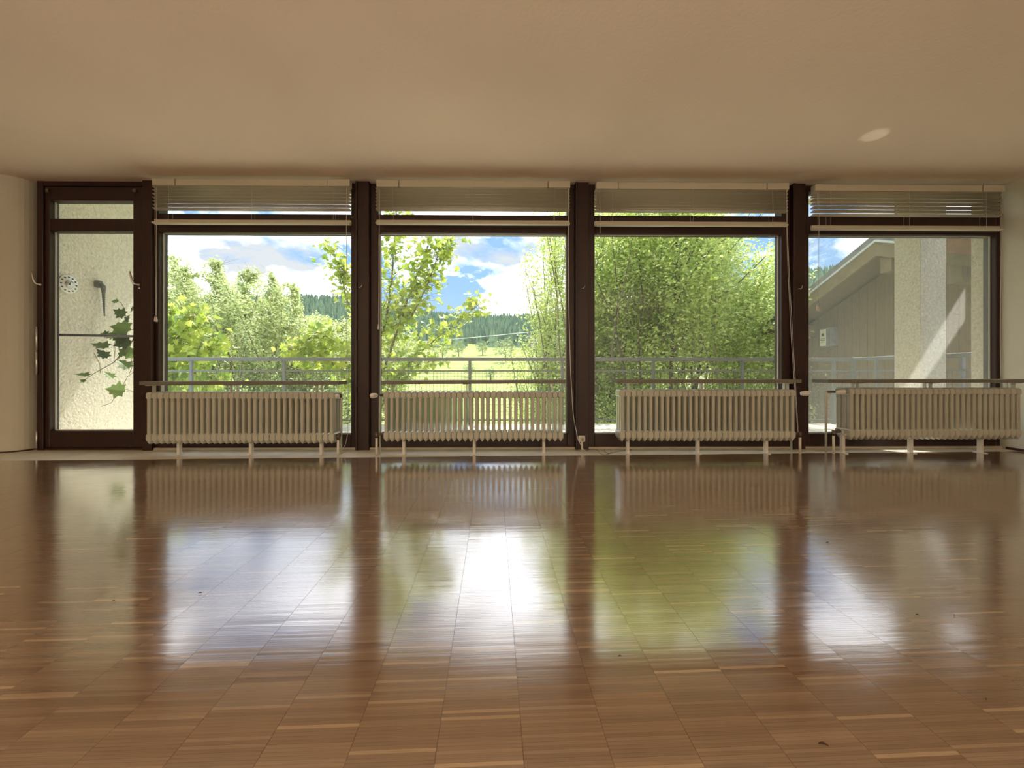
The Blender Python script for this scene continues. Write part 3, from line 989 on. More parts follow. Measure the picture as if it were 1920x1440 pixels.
# round thermometer and rod on the left outer wall (facing +x)
def on_wall(px_, py_):
    Yw = XEL / (X(px_, 1.0))
    q = at(px_, py_, Yw); return Vector((XEL, Yw, q.z))
q = on_wall(126, 533)
M['dial'] = mat('dial_white', (.95, .95, .92), .4)
TH = thing('round_thermometer', 'round white dial with dark marks fixed to the stucco outside the door', 'thermometer', (q.x, q.y, q.z))
MB().lathe((0, 0, 0), (1, 0, 0), [(0, .088), (.012, .090), (.016, .086), (.016, .050), (.022, .046), (.024, .043), (.020, .002)], 32).build('dial', M['dial'], TH)
m_ = MB()
for k in range(12):
    th = 2 * PI * k / 12
    cy, cz = math.sin(th) * .068, math.cos(th) * .068
    m_.box(.0158, .018, cy - .009, cy + .009, cz - .006, cz + .006, .001)
m_.build('hour_marks', M['black'], TH)
m_ = MB().lathe((.020, 0, 0), (1, 0, 0), [(0, .008), (.006, .007)], 10)
m_.add([(.025, -.003, 0), (.025, .003, 0), (.025, .016, .030), (.025, .012, .032)], [(0, 1, 2, 3)])
m_.build('needle', M['black'], TH)
q = on_wall(181, 532)
RO = thing('wall_bracket_rod', 'grey ribbed rod hanging from a bracket on the stucco outside the door', 'bracket', (q.x, q.y, q.z))
MB().box(0, .05, -.03, .02, -.04, .03, .006).build('mounting_block', M['steel'], RO)
m_ = MB().tube([(.045, -.005, 0), (.06, .008, -.03), (.055, .016, -.06), (.05, .022, -.10)], [.02, .024, .020, .014], 8)
prof = []
for k in range(21):
    z = -.10 - k * .0115
    prof.append((z, (.017 if k % 2 else .011) * (1 - .6 * k / 20)))
m_.tube([(.05 - .01 * (k / 20), .022 + .02 * k / 20, z) for k, (z, r) in enumerate(prof)], [r for z, r in prof], 8)
m_.build('ribbed_rod', M['steel'], RO)

# balcony railing
YRL = 6.0
XC = X(1600, YRL)
XRL0 = -6.4
zr = Z(670.5, YRL), Z(677, YRL), Z(694, YRL), Z(697, YRL)
RL = thing('balcony_railing', 'grey steel railing with wire mesh around the balcony', 'railing', (0, YRL, -.06))
lo = RL.location
rebase(MB().box(XRL0, XC + .02, YRL - .025, YRL + .025, zr[1], zr[0], .004), lo).build('top_rail', M['steel'], RL)
rebase(MB().box(XC - .025, XC + .025, 3.97, YRL, zr[1], zr[0], .004), lo).build('top_rail', M['steel'], RL)
rebase(MB().box(XRL0, XC, YRL - .010, YRL + .010, zr[3], zr[2]), lo).build('middle_rail', M['steel'], RL)
rebase(MB().box(XC - .010, XC + .010, 3.97, YRL, zr[3], zr[2]), lo).build('middle_rail', M['steel'], RL)
rebase(MB().box(XRL0, XC, YRL - .010, YRL + .010, .0, .02), lo).build('bottom_rail', M['steel'], RL)
rebase(MB().box(XC - .010, XC + .010, 3.97, YRL, .0, .02), lo).build('bottom_rail', M['steel'], RL)
for q in (185, 359, 533, 707, 881, 1054, 1225, 1392, 1563):
    x = X(q, YRL)
    rebase(MB().box(x - .02, x + .02, YRL - .02, YRL + .02, -.06, zr[1] + .002, .003), lo).build('post', M['steel'], RL)
for yy in (YRL, 5.62, 4.55):
    rebase(MB().box(XC - .02, XC + .02, yy - .02, yy + .02, -.06, zr[1] + .002, .003), lo).build('post', M['steel'], RL)
m_ = MB(); r_ = .0016
x = XRL0
while x < XC:
    m_.box(x - r_, x + r_, YRL + .012, YRL + .012 + 2 * r_, .0, zr[3]); x += .052
z = .03
while z < zr[3] + .01:
    m_.box(XRL0, XC, YRL + .009, YRL + .012, z - r_, z + r_); z += .052
y = 3.99
while y < YRL:
    m_.box(XC + .012, XC + .015, y - r_, y + r_, .0, zr[3]); y += .052
z = .03
while z < zr[3] + .01:
    m_.box(XC + .009, XC + .012, 3.97, YRL, z - r_, z + r_); z += .052
tag(rebase(m_, lo).build('wire_mesh', M['wire'], RL), kind='stuff')

# ------------------------------------------------------------------ neighbouring timber building
XN = 6.0
NB = thing('timber_building', 'brown timber-clad building with a gabled roof beyond the right window', 'building', (XN, 6.6, -3.2))
lo = NB.location
ridge_y, ridge_z, sl_ = 5.90, 2.60, .40
def roof_z(y): return ridge_z - sl_ * abs(y - ridge_y)
y = 3.95
nn_ = 0
while y < 8.25:
    g = .004; wq = .152
    y1 = min(y + wq, 8.3)
    dz = random.uniform(-.002, .002)
    zt0, zt1 = roof_z(y) - .10, roof_z(y1) - .10
    xo = random.uniform(0, .004)
    v = [(XN - xo, y + g, -3.2), (XN - xo, y1 - g, -3.2), (XN - xo, y1 - g, zt1), (XN - xo, y + g, zt0),
         (XN + .03, y + g * .2, -3.2), (XN + .03, y1 - g * .2, -3.2), (XN + .03, y1 - g * .2, zt1), (XN + .03, y + g * .2, zt0)]
    rebase(MB().add(v, [(0, 1, 2, 3), (7, 6, 5, 4), (0, 4, 5, 1), (1, 5, 6, 2), (2, 6, 7, 3), (3, 7, 4, 0)]), lo).build('plank', M['siding'], NB)
    y = y1
rebase(MB().box(XN + .03, XN + 4, 3.95, 8.3, -3.2, 1.75), lo).build('wall_core', M['black'], NB)
XO = 5.42   # roof edge towards the balcony
def slope_slab(ya, yb_, t0, t1, x0, x1):
    v = []
    for x in (x0, x1):
        for yy in (ya, yb_):
            v += [(x, yy, roof_z(yy) + t0), (x, yy, roof_z(yy) + t1)]
    return MB().add(v, [(0, 1, 3, 2), (4, 6, 7, 5), (0, 4, 5, 1), (2, 3, 7, 6), (0, 2, 6, 4), (1, 5, 7, 3)])
YE0, YE1 = 3.6, 8.75
for (ya, yb_) in ((YE0, ridge_y), (ridge_y, YE1)):
    rebase(slope_slab(ya, yb_, .05, .15, XO + .01, XN + 4), lo).build('roof_deck', M['roof'], NB)
    rebase(slope_slab(ya, yb_, -.17, .05, XO, XO + .045), lo).build('barge_board', M['barge'], NB)
    rebase(slope_slab(ya, yb_, .035, .065, XO - .02, XO + .05), lo).build('flashing', M['zinc'], NB)
    rebase(slope_slab(ya, yb_, -.02, .05, XO + .045, XN + .5), lo).build('soffit', M['siding'], NB)
# stepped roof sheets on the visible slope
yy = ridge_y + .02
while yy < YE1:
    rebase(slope_slab(yy, min(yy + .34, YE1), .15, .19, XO + .02, XN + 4), lo).build('roof_sheet', M['roof'], NB)
    yy += .36
# purlin ends
for yy, dz in ((ridge_y - .10, -.26), (7.9, -.26), (4.9, -.26)):
    zz_ = roof_z(yy) + dz
    rebase(MB().box(XO + .05, XN + .02, yy - .09, yy + .09, zz_ - .14, zz_ + .10, .006), lo).build('purlin', M['barge'], NB)
rebase(slope_slab(3.98, 5.05, -.02, .16, XO - .05, XO - .02), lo).build('cross_beam', M['redwood'], NB)
# small box lamp / sign on the siding
u1 = XN / X(1563, 1.0)
q = at(1563, 632, u1)
BX = thing('wall_box', 'small grey box with a cream face plate on the timber siding outside', 'utility box', (XN - .004, q.y, q.z))
MB().box(-.12, 0, -.10, .16, -.17, .17, .008).build('housing', M['roof'], BX)
MB().box(-.126, -.12, .02, .155, -.16, .15, .002).build('face_plate', M['cream'], BX)
m_ = MB().lathe((-.126, .088, .05), (-1, 0, 0), [(0, .03), (.002, .03)], 12)
m_.box(-.128, -.126, .04, .135, -.03, -.02).box(-.128, -.126, .04, .135, -.06, -.05).box(-.128, -.126, .04, .135, -.09, -.08)
m_.build('emblem', M['black'], BX)

# ------------------------------------------------------------------ terrain
def ridge_py(px_):
    xs = [-200, 305, 430, 560, 660, 760, 830, 950, 1060, 1200, 1350, 1440, 1520, 1650, 2200]
    ys = [560, 565, 568, 563, 566, 585, 598, 600, 596, 575, 550, 540, 512, 495, 500]
    return np.interp(px_, xs, ys)
def ground_z(x, y):
    """height of the land at distance y from the camera"""
    x = np.asarray(x, float); y = np.asarray(y, float)
    pxx = 951 + x / np.maximum(y, 1) * F
    a = -3.2 + 0 * y
    z40 = -3.0
    z110 = H + (700 - 663) / F * 110
    z230 = H + (700 - 657) / F * 230
    top = H + (700 - ridge_py(pxx)) / F * 620
    z = np.where(y < 22, -3.2, np.interp(y, [22, 50, 110, 230], [-3.2, -1.3, z110, z230]))
    t = np.clip((y - 230) / (620 - 230), 0, 1)
    zh = z230 + (top - z230) * t ** 1.05
    return np.where(y > 230, zh, z)
ys = np.concatenate([np.linspace(6.3, 40, 24), np.linspace(45, 230, 30), np.linspace(240, 700, 46)])
us = np.linspace(-1.6, 1.75, 90)
gv = []
for y in ys:
    xx = us * max(y, 8)
    zz_ = ground_z(xx, np.full_like(xx, y))
    zz_ = zz_ + (np.sin(xx * .13 + y * .07) * .02 * min(y / 20, 3))
    gv.append(np.stack([xx, np.full_like(xx, y), zz_], 1))
gv = np.concatenate(gv)
nu = len(us)
fa = []
for j in range(len(ys) - 1):
    i = np.arange(nu - 1)
    fa.append(np.stack([j * nu + i, j * nu + i + 1, (j + 1) * nu + i + 1, (j + 1) * nu + i], 1))
me = fast_mesh('ground', gv, np.concatenate(fa), M['meadow'], smooth=True)
tag(link('ground', me), kind='structure')
# gravel drive below the balcony, bright in the sun
M['gravel'] = mat('pale_gravel', (.74, .72, .66), .95, noise=(6, .15))
gp = [(-1.6, 8.2), (4.6, 8.2), (4.0, 21), (-2.8, 21)]
v = [(x, y, -3.19 + dz) for dz in (0, .03) for x, y in gp]
tag(MB().add(v, [(3, 2, 1, 0), (4, 5, 6, 7), (0, 1, 5, 4), (1, 2, 6, 5), (2, 3, 7, 6), (3, 0, 4, 7)]).build('path', M['gravel']), kind='structure')

# ---- spruce forest on the hills
def forest():
    n = 15000
    y = 245 + (rng.random(n) ** .8) * 420
    u = rng.random(n) * 2.6 - 1.2
    x = u * y
    z = ground_z(x, y) - .5
    h = rng.uniform(8, 13.5, n)
    r = h * rng.uniform(.15, .21, n)
    K = 6
    ang = np.arange(K) * 2 * PI / K
    tiers = ((0, 1.0, .62), (.32, .78, .86), (.62, .48, 1.0))
    V, Fc, T = [], [], []
    base = 0
    tint0 = rng.random(n)
    for (b0_, rs, tp_) in tiers:
        ph = rng.random(n) * 6
        rr = r[:, None] * rs * rng.uniform(.8, 1.2, (n, K))
        ring = np.stack([x[:, None] + np.cos(ang[None] + ph[:, None]) * rr, y[:, None] + np.sin(ang[None] + ph[:, None]) * rr, np.repeat((z + h * b0_)[:, None], K, 1)], 2)
        tip = np.stack([x, y, z + h * tp_], 1)[:, None]
        vv = np.concatenate([ring, tip], 1)
        V.append(vv.reshape(-1, 3))
        i = np.arange(n)[:, None] * (K + 1) + base
        k = np.arange(K)[None]
        Fc.append(np.stack([i + k, i + (k + 1) % K, i + K + 0 * k], 2).reshape(-1, 3))
        tt = np.repeat(tint0[:, None], K + 1, 1); tt[:, -1] += .2
        T.append(tt.ravel())
        base += n * (K + 1)
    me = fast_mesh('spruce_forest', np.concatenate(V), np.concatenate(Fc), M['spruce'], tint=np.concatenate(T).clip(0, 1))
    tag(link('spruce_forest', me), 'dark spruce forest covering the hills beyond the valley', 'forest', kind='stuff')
forest()

# ---- leaf clouds
def leaf_verts(C, size, shape, droop=.3, face=None, spread=1.0):
    """C (n,3) leaf bases; shape: (k,2) outline points in unit leaf space (x along, y across); returns (n,k,3)"""
    n = len(C)
    d = rng.normal(0, 1, (n, 3)); d[:, 2] = d[:, 2] * .5 - droop
    d /= np.linalg.norm(d, axis=1)[:, None]
    up_ = rng.normal(0, .55 * spread, (n, 3)); up_[:, 2] += 1.0; up_[:, 1] -= .35
    s_ = np.cross(d, up_); s_ /= np.linalg.norm(s_, axis=1)[:, None] + 1e-9
    nn = np.cross(s_, d)
    sz = size * rng.uniform(.65, 1.25, n)
    out_ = C[:, None] + d[:, None] * (shape[None, :, 0:1] * sz[:, None, None]) + s_[:, None] * (shape[None, :, 1:2] * sz[:, None, None]) \
        + nn[:, None] * (np.abs(shape[None, :, 1:2]) * .35 * sz[:, None, None])
    return out_
OVATE = np.array([(0, 0), (.45, .31), (1, 0), (.45, -.31)])
def leaf_cloud(name, C, size, m, parent, shape=OVATE, tint=None, droop=.3):
    V = leaf_verts(C, size, shape, droop)
    n, k = V.shape[:2]
    Fc = (np.arange(n)[:, None] * k + np.arange(k)[None])
    t = tint if tint is not None else rng.random(n)
    me = fast_mesh(name, V.reshape(-1, 3), Fc, m, tint=np.repeat(t, k))
    return tag(link(name, me, parent), kind='stuff')

def grow(seg, tips, p, d, length, r, depth, spread=.55, upw=.15, kids=4, taper=.6):
    """recursive branching; seg gets (points, radii); tips gets leaf-bearing points"""
    pts = [p.copy()]; rad = [r]
    n = 5
    q = p.copy(); dd = d.copy()
    for i in range(n):
        dd = (dd + Vector((random.gauss(0, .10), random.gauss(0, .10), random.gauss(0, .08) + upw * .2))).normalized()
        q = q + dd * (length / n)
        pts.append(q.copy()); rad.append(r * (1 - (1 - taper * .6) * (i + 1) / n))
        if depth <= 1: tips.append((q.copy(), dd.copy()))
    seg.append((pts, rad, depth))
    if depth <= 0: return
    for k in range(kids):
        t = random.uniform(.35, 1.0)
        i = min(int(t * n), n - 1)
        b_ = pts[i].lerp(pts[i + 1], t * n - i) if t < 1 else pts[-1]
        ax = Vector((random.gauss(0, 1), random.gauss(0, 1), random.gauss(0, .6) + upw)).normalized()
        nd = (dd + ax * spread * random.uniform(.8, 1.5)).normalized()
        grow(seg, tips, b_, nd, length * random.uniform(.5, .75), rad[i] * .55, depth - 1, spread, upw, kids, taper)

def tree(name, label, base, stems, mat_leaf, leaf_size, per_tip, jitter, bark='bark', group=None, keep=None, kids=4, depth=3, upw=.3, spread=.6, shape=OVATE, parts=0, droop=.3, leafname='leaf'):
    """stems: list of (start offset, direction, length, radius)"""
    T = thing(name, label, 'tree', base, group)
    B_ = Vector(base)
    seg, tips = [], []
    for (o_, d_, l_, r_) in stems:
        grow(seg, tips, B_ + Vector(o_), Vector(d_).normalized(), l_, r_, depth, spread, upw, kids)
    P = np.array([list(t[0]) for t in tips])
    if keep is not None:
        P = P[keep(P)]
    mb, mt = MB(), MB()
    for pts, rad, dp in seg:
        if keep is not None and dp > 1 and px_of(np.array([list(pts[-1])]))[0][0] > 1475: continue
        if keep is not None and dp <= 1:
            e_ = np.array([list(pts[-1]), list(pts[2])])
            if not keep(e_).all(): continue
        (mb if dp >= 2 else mt).tube(pts, [max(r_, .003) for r_ in rad], 7 if dp >= 2 else 3, caps=False)
    rebase(mb, base).build('trunk', M[bark], T)
    tag(rebase(mt, base).build('twigs', M[bark], T), kind='stuff')
    C = np.repeat(P, per_tip, 0) + rng.normal(0, jitter, (len(P) * per_tip, 3))
    C -= np.array(base)[None]
    if shape is OVATE:
        leaf_cloud('foliage', C, leaf_size, mat_leaf, T, shape, droop=droop)
    return T, C

def px_of(P):
    x, y, z = P[:, 0], P[:, 1], P[:, 2]
    c, s_ = math.cos(YAW), math.sin(YAW)
    dep_ = x * s_ + y * c; rt = x * c - y * s_
    return 960 + rt / dep_ * F, 700 - (z - H) / dep_ * F

# fine-leaved plum tree behind the railing, first window
def region(poly):
    px_ = np.array([p[0] for p in poly], float); py_ = np.array([p[1] for p in poly], float)
    return lambda q: np.interp(q, px_, py_)
b = at(470, 700, 12.5); b.z = -3.2
def shoots(name, label, base, n, spread_x, depth_y, len0, len1, top_fn, mleaf, lsize, dens, jit, bark='barkl', cat='tree', group=None, lean=.35, spikes=()):
    """a crown of many long leafy shoots fanning from a short trunk"""
    T = thing(name, label, cat, base, group)
    B_ = Vector(base)
    mt = MB(); C = []
    tr = MB().tube([(0, 0, 0), (.03, 0, .6), (-.05, .04, 1.4)], [.16, .13, .11], 8)
    tr.build('trunk', M[bark], T)
    limbs = MB()
    for i in range(n):
        x1 = random.uniform(-spread_x, spread_x); y1 = random.uniform(-depth_y, depth_y)
        start = Vector((x1 * .35, y1 * .35, 1.3 + random.uniform(0, .9)))
        L_ = random.uniform(len0, len1)
        dirv = Vector((x1 / spread_x * lean + random.gauss(0, .22), random.gauss(0, .2), 1)).normalized()
        mid = Vector((x1, y1, start.z + random.uniform(.2, 1.2)))
        pts = [Vector((0, 0, 1.2)), start, mid]
        for k in range(1, 9):
            dirv = (dirv + Vector((random.gauss(0, .07), random.gauss(0, .07), -.02 * k * .4))).normalized()
            pts.append(pts[-1] + dirv * L_ / 8)
        W_ = [p_ + B_ for p_ in pts]
        pxx, pyy = px_of(np.array([list(p_) for p_ in W_]))
        last = len(pts)
        for k in range(3, len(pts)):
            if pyy[k] < top_fn(pxx[k]): last = k; break
        last = max(last, 4)
        pts = pts[:last]
        limbs.tube(pts, [max(.004, .035 * (1 - k / len(pts))) for k in range(len(pts))], 5, caps=False)
        for k in range(2, len(pts)):
            a_, b_ = pts[k - 1], pts[k]
            cnt = int(dens * (1.25 - k / 11))
            t_ = rng.random(cnt)[:, None]
            seg_ = np.array(a_)[None] * (1 - t_) + np.array(b_)[None] * t_
            C.append(seg_ + rng.normal(0, jit * (1.35 - k / 11), (cnt, 3)))
            # side twigs
            for _ in range(2):
                o_ = a_.lerp(b_, random.random()); dd = Vector((random.gauss(0, 1), random.gauss(0, 1), random.gauss(.5, .5))).normalized() * random.uniform(.15, .45)
                mt.tube([o_, o_ + dd], [.004, .002], 3, caps=False)
                t2 = rng.random(int(dens * .35))[:, None]
                C.append(np.array(o_)[None] + np.array(dd)[None] * t2 + rng.normal(0, jit * .5, (len(t2), 3)))
    for (xa1, ya1, xa2, ya2) in spikes:
        pa, pb = at(xa1, ya1, base[1] - .3) - B_, at(xa2, ya2, base[1] - .3) - B_
        mid_ = pa.lerp(pb, .5) + Vector((random.gauss(0, .15), random.gauss(0, .2), 0))
        line = [Vector((0, 0, 1.2)), pa, mid_, pb]
        limbs.tube(line, [.03, .022, .014, .004], 5, caps=False)
        for a_, b_, j0 in ((pa, mid_, .16), (mid_, pb, .11)):
            for q_ in range(9):
                o_ = a_.lerp(b_, random.random()); dd = Vector((random.gauss(0, .35), random.gauss(0, .3), random.uniform(.1, .5)))
                mt.tube([o_, o_ + dd], [.006, .002], 3, caps=False)
                t2 = rng.random(70)[:, None]
                C.append(np.array(o_)[None] + np.array(dd)[None] * t2 + rng.normal(0, .035, (70, 3)))
            t_ = rng.random(420)[:, None]
            C.append(np.array(a_)[None] * (1 - t_) + np.array(b_)[None] * t_ + rng.normal(0, j0, (420, 3)) * (1.1 - t_ * .6))
    tag(limbs.build('limbs', M[bark], T), kind='stuff')
    tag(mt.build('twigs', M[bark], T), kind='stuff')
    C = np.concatenate(C)
    pxx, pyy = px_of(C + np.array(B_)[None])
    C = C[pyy > top_fn(pxx) - 6]
    leaf_cloud('foliage', C, lsize, mleaf, T)
    return T
topA = region([(200, 470), (320, 474), (345, 490), (372, 520), (388, 485), (412, 485), (425, 535), (462, 505), (486, 505), (495, 530), (508, 512), (520, 540), (545, 532), (560, 536), (570, 600), (600, 600), (640, 590), (700, 600), (760, 640)])
shoots('plum_tree', 'fine-leaved yellow-green tree with upright shoots behind the railing beside the door', tuple(b), 95, 3.1, 1.5, 3.0, 6.2, topA, M['leafA'], .085, 150, .15,
    spikes=((345, 600, 318, 478), (440, 620, 396, 490), (455, 600, 478, 512), (500, 620, 514, 516), (520, 640, 553, 542), (380, 620, 345, 505), (480, 640, 440, 560), (420, 620, 408, 488)))
b = at(610, 700, 15.0); b.z = -3.2
topA2 = region([(400, 600), (520, 575), (560, 590), (600, 585), (660, 600), (760, 620)])
shoots('plum_tree', 'fine-leaved tree lower and farther back, right of the tree with upright shoots', tuple(b), 50, 2.2, 1.2, 2.0, 3.6, topA2, M['leafA'], .09, 130, .17)

# tree at the right side of the second window, trunk behind the middle post
b = at(1075, 700, 9.2); b.z = -3.2
topB = region([(900, 740), (930, 700), (950, 640), (962, 600), (978, 590), (990, 540), (975, 500), (985, 440), (1000, 380), (1120, 300)])
shoots('willow_tree', 'light green tree leaning in from the right edge of the second window', tuple(b), 60, 1.15, .9, 5.2, 8.8, topB, M['leafC'], .075, 100, .19, lean=.22)

# dense tree in the third window
def keepC(P):
    a, b_ = px_of(P)
    ok = b_ > np.interp(a, [1100, 1180, 1215, 1225, 1300, 1380, 1400, 1440, 1470, 1500], [300, 300, 470, 300, 300, 470, 545, 470, 480, 600])
    return ok & (a < 1490) & (a > 1095) & (P[:, 1] > 6.7)
b = at(1255, 700, 9.0); b.z = -3.2
stems = []
for (ox, dx, dy, l_, r_) in ((-.6, -.22, 0, 4.2, .07), (-.25, -.08, .1, 4.8, .08), (.1, .02, -.05, 5.0, .09), (.4, .16, .08, 4.6, .08), (.6, .34, -.04, 4.2, .07), (-.9, -.35, .1, 3.4, .05), (.3, .50, .1, 4.0, .06)):
    stems.append(((ox, random.uniform(-.3, .3), 0), (dx, dy, 1), l_, r_))
tree('hazel_tree', 'dense many-stemmed green tree filling the third window', tuple(b), stems, M['leafC'], .080, 30, .20, keep=keepC, kids=5, depth=3, upw=.35, spread=.62, bark='barkl')

HZ = bpy.data.objects['hazel_tree']
for lp, Yl, r0 in (([(1256, 800), (1258, 700), (1262, 600), (1266, 540), (1270, 480), (1264, 410)], 7.9, .040),
                   ([(1264, 575), (1290, 525), (1320, 480), (1350, 455), (1372, 440)], 7.8, .020),
                   ([(1262, 545), (1282, 505), (1300, 470), (1312, 430)], 7.8, .016),
                   ([(1178, 800), (1170, 690), (1155, 620), (1138, 570), (1118, 525)], 7.9, .024),
                   ([(1205, 800), (1198, 660), (1205, 560), (1198, 480), (1204, 420)], 8.0, .024),
                   ([(1262, 660), (1300, 600), (1345, 560), (1380, 535), (1436, 480)], 7.8, .022),
                   ([(1155, 620), (1158, 540), (1150, 470), (1146, 420)], 8.0, .014)):
    P_ = [at(a_, b_, Yl + random.uniform(-.1, .1)) for a_, b_ in lp]
    rebase(MB().tube(P_, [max(.004, r0 * (1 - .8 * i / len(P_))) for i in range(len(P_))], 6, caps=False), HZ.location).build('limb', M['bark'], HZ)

# shrubs under the trees
def shrub(label, px_, Y, rx, rz, zc, n, m, size, grp='shrubs below the balcony'):
    b_ = at(px_, 700, Y)
    T = thing('leafy_shrub', label, 'shrub', (b_.x, Y, -3.2), grp)
    st = MB()
    for k in range(9):
        a_ = random.uniform(-.8, .8)
        st.tube([(a_ * .2, 0, 0), (a_ * rx * .5, random.uniform(-.3, .3), (zc + 3.2) * .6), (a_ * rx * .8, random.uniform(-.3, .3), zc + 3.2)], [.03, .02, .006], 5, caps=False)
    tag(st.build('stems', M['bark'], T), kind='stuff')
    d = rng.normal(0, 1, (n, 3)); d /= np.linalg.norm(d, axis=1)[:, None]
    rr = rng.random(n) ** .4
    bump_ = 1 + .25 * np.sin(d[:, 0] * 5 + px_) * np.cos(d[:, 2] * 6)
    C = d * (rr * bump_)[:, None] * np.array([rx, min(rx, 1.3), rz])[None]
    C[:, 2] += zc + 3.2
    C = C[C[:, 2] > .05]
    leaf_cloud('foliage', C, size, m, T)
shrub('yellow-green bush below the railing beside the door', 400, 9.5, 1.7, 1.5, -.9, 9000, M['leafC'], .07)
shrub('yellow-green bush below the railing, behind the first radiator', 590, 10.5, 1.6, 1.5, -1.0, 8000, M['leafA'], .07)
shrub('bush low at the left of the second window', 740, 9.5, .8, 1.1, -1.2, 4000, M['leafC'], .07)
shrub('bush low at the right of the second window', 1015, 11, .95, 1.5, -.8, 5500, M['leafC'], .07)
shrub('dark dense bush at the foot of the many-stemmed tree', 1190, 8.4, 1.1, 1.6, -1.0, 9000, M['leafC'], .065)
shrub('bright bush right of the many-stemmed tree, before the dark roof', 1400, 8.3, 1.0, 1.7, -.1, 12000, M['leafC'], .075)
# hedges and orchard trees in the valley
def round_tree(px_, Y, r, label, n=1500):
    x_ = at(px_, 700, Y).x
    gz = float(ground_z(np.array([x_]), np.array([Y]))[0])
    T = thing('orchard_tree', label, 'tree', (x_, Y, gz), 'round trees along the meadow')
    MB().tube([(0, 0, 0), (0, 0, r)], [.12, .08], 6).build('trunk', M['bark'], T)
    d = rng.normal(0, 1, (n, 3)); d /= np.linalg.norm(d, axis=1)[:, None]
    C = d * (rng.random(n) ** .33)[:, None] * r * (1 + .2 * np.sin(d[:, :1] * 6)); C[:, 2] = C[:, 2] * .9 + r * 1.25
    leaf_cloud('foliage', C, r * .12, M['leafD'], T)
for q, Y, r, lab in ((738, 60, 2.2, 'round valley tree behind the lower maple leaves, at the left end of the meadow row'),
                     (768, 75, 2.4, 'round valley tree second from the left in the meadow row, behind the maple twigs'),
                     (830, 95, 2.0, 'round meadow tree in line with the tip of the maple twig'),
                     (860, 100, 1.8, 'small round meadow tree just left of the nearest upright railing post'),
                     (905, 104, 1.7, 'small round meadow tree right of the nearest upright railing post'),
                     (948, 85, 2.4, 'round meadow tree beside the light green leaning tree'),
                     (880, 62, 1.0, 'lowest little bush of the meadow, behind the upright railing post'),
                     (920, 58, .9, 'little meadow bush right of the upright railing post')):
    round_tree(q, Y, r, lab)

# far buildings glimpsed between the leaves
def far_house(px_, py_top, Y, w_, h_, d_, m, label, name):
    p_ = at(px_, py_top, Y)
    gz = float(ground_z(np.array([p_.x]), np.array([Y]))[0])
    T = thing(name, label, 'building', (p_.x, Y, gz))
    top = p_.z - gz
    MB().box(-w_ / 2, w_ / 2, -d_ / 2, d_ / 2, 0, top - h_, .02).build('walls', M['cream'], T)
    for s_ in (-1, 1):
        v = [(-w_ / 2 - .3, s_ * (d_ / 2 + .3), top - h_), (w_ / 2 + .3, s_ * (d_ / 2 + .3), top - h_), (w_ / 2 + .3, 0, top), (-w_ / 2 - .3, 0, top)]
        v += [(a_, b_, c_ + .12) for a_, b_, c_ in v]
        MB().add(v, [(3, 2, 1, 0), (4, 5, 6, 7), (0, 1, 5, 4), (1, 2, 6, 5), (2, 3, 7, 6), (3, 0, 4, 7)]).build('roof_slope', M[m], T)
        rows = MB()
        for k in range(7):
            t0 = k / 7
            yy_ = s_ * (d_ / 2 + .3) * (1 - t0); zz_ = top - h_ + h_ * t0 + .13
            rows.box(-w_ / 2 - .3, w_ / 2 + .3, yy_ - .05, yy_ + .05, zz_, zz_ + .07)
        rows.build('tile_rows', M[m], T)
far_house(498, 611, 24, 4.0, 1.4, 5, 'tile', 'red tiled roof showing between the leaves of the fine-leaved trees', 'farmhouse')
far_house(1040, 632, 60, 7, 2.2, 8, 'roof', 'small grey-roofed house showing at the right edge of the second window', 'farmhouse')
far_house(1425, 628, 16, 3.6, 1.3, 5, 'roof', 'dark-roofed shed behind the leaves at the right of the third window', 'shed')

# power line sagging across the valley
a_, b_ = at(700, 645, 62), at(1110, 610, 40)
pts = [a_.lerp(b_, t / 12) - Vector((0, 0, .25 * math.sin(PI * t / 12))) for t in range(13)]
tag(MB().tube(pts, .035, 5).build('overhead_cable', M['cord']), 'pale overhead cable crossing the valley in the second window', 'cable')

# ------------------------------------------------------------------ maple with single leaves
def maple_shape():
    o_ = [(0, 0), (.08, .16), (.02, .42), (.22, .36), (.36, .62), (.50, .30), (.66, .34), (.72, .16), (1.0, 0),
          (.72, -.16), (.66, -.34), (.50, -.30), (.36, -.62), (.22, -.36), (.02, -.42), (.08, -.16)]
    return np.array(o_) * np.array([1, .85])
MS = maple_shape()
def maple_meshes(n, m, fold=.25):
    out_ = []
    for k in range(n):
        t_ = rng.uniform(0, 1)
        curl = rng.uniform(-.12, .25)
        v = [(x, y, fold * abs(y) - curl * x * x) for x, y in MS]
        v.append((.45, 0, -curl * .2))
        c = len(MS)
        f = [(i, (i + 1) % c, c) for i in range(c)]
        # petiole
        v += [(0, .012, 0), (0, -.012, 0), (-.55, 0, .10)]
        f.append((c + 1, c + 2, c + 3))
        me = fast_mesh('leaf', v, np.array(f), m, tint=np.full(len(v), t_))
        out_.append((me, t_))
    return out_
MLEAF = maple_meshes(14, M['leafB'])
VLEAF = maple_meshes(6, M['leafV'])

def single_leaves(T, C, meshes, size, droop=-.5, face=None):
    for p_ in C:
        d = Vector((random.gauss(0, .8), random.gauss(0, .5), random.gauss(droop, .35))).normalized()
        up_ = Vector((random.gauss(0, .5), random.gauss(-.8, .5), random.gauss(.7, .4)))
        s_ = up_.cross(d)
        if s_.length < 1e-3: continue
        s_.normalize(); n_ = d.cross(s_)
        R_ = Matrix((d, s_, n_)).transposed()
        o = link('leaf', random.choice(meshes)[0], T)
        k = size * random.uniform(.6, 1.2)
        o.matrix_local = Matrix.Translation(Vector(p_)) @ R_.to_4x4() @ Matrix.Scale(k, 4)

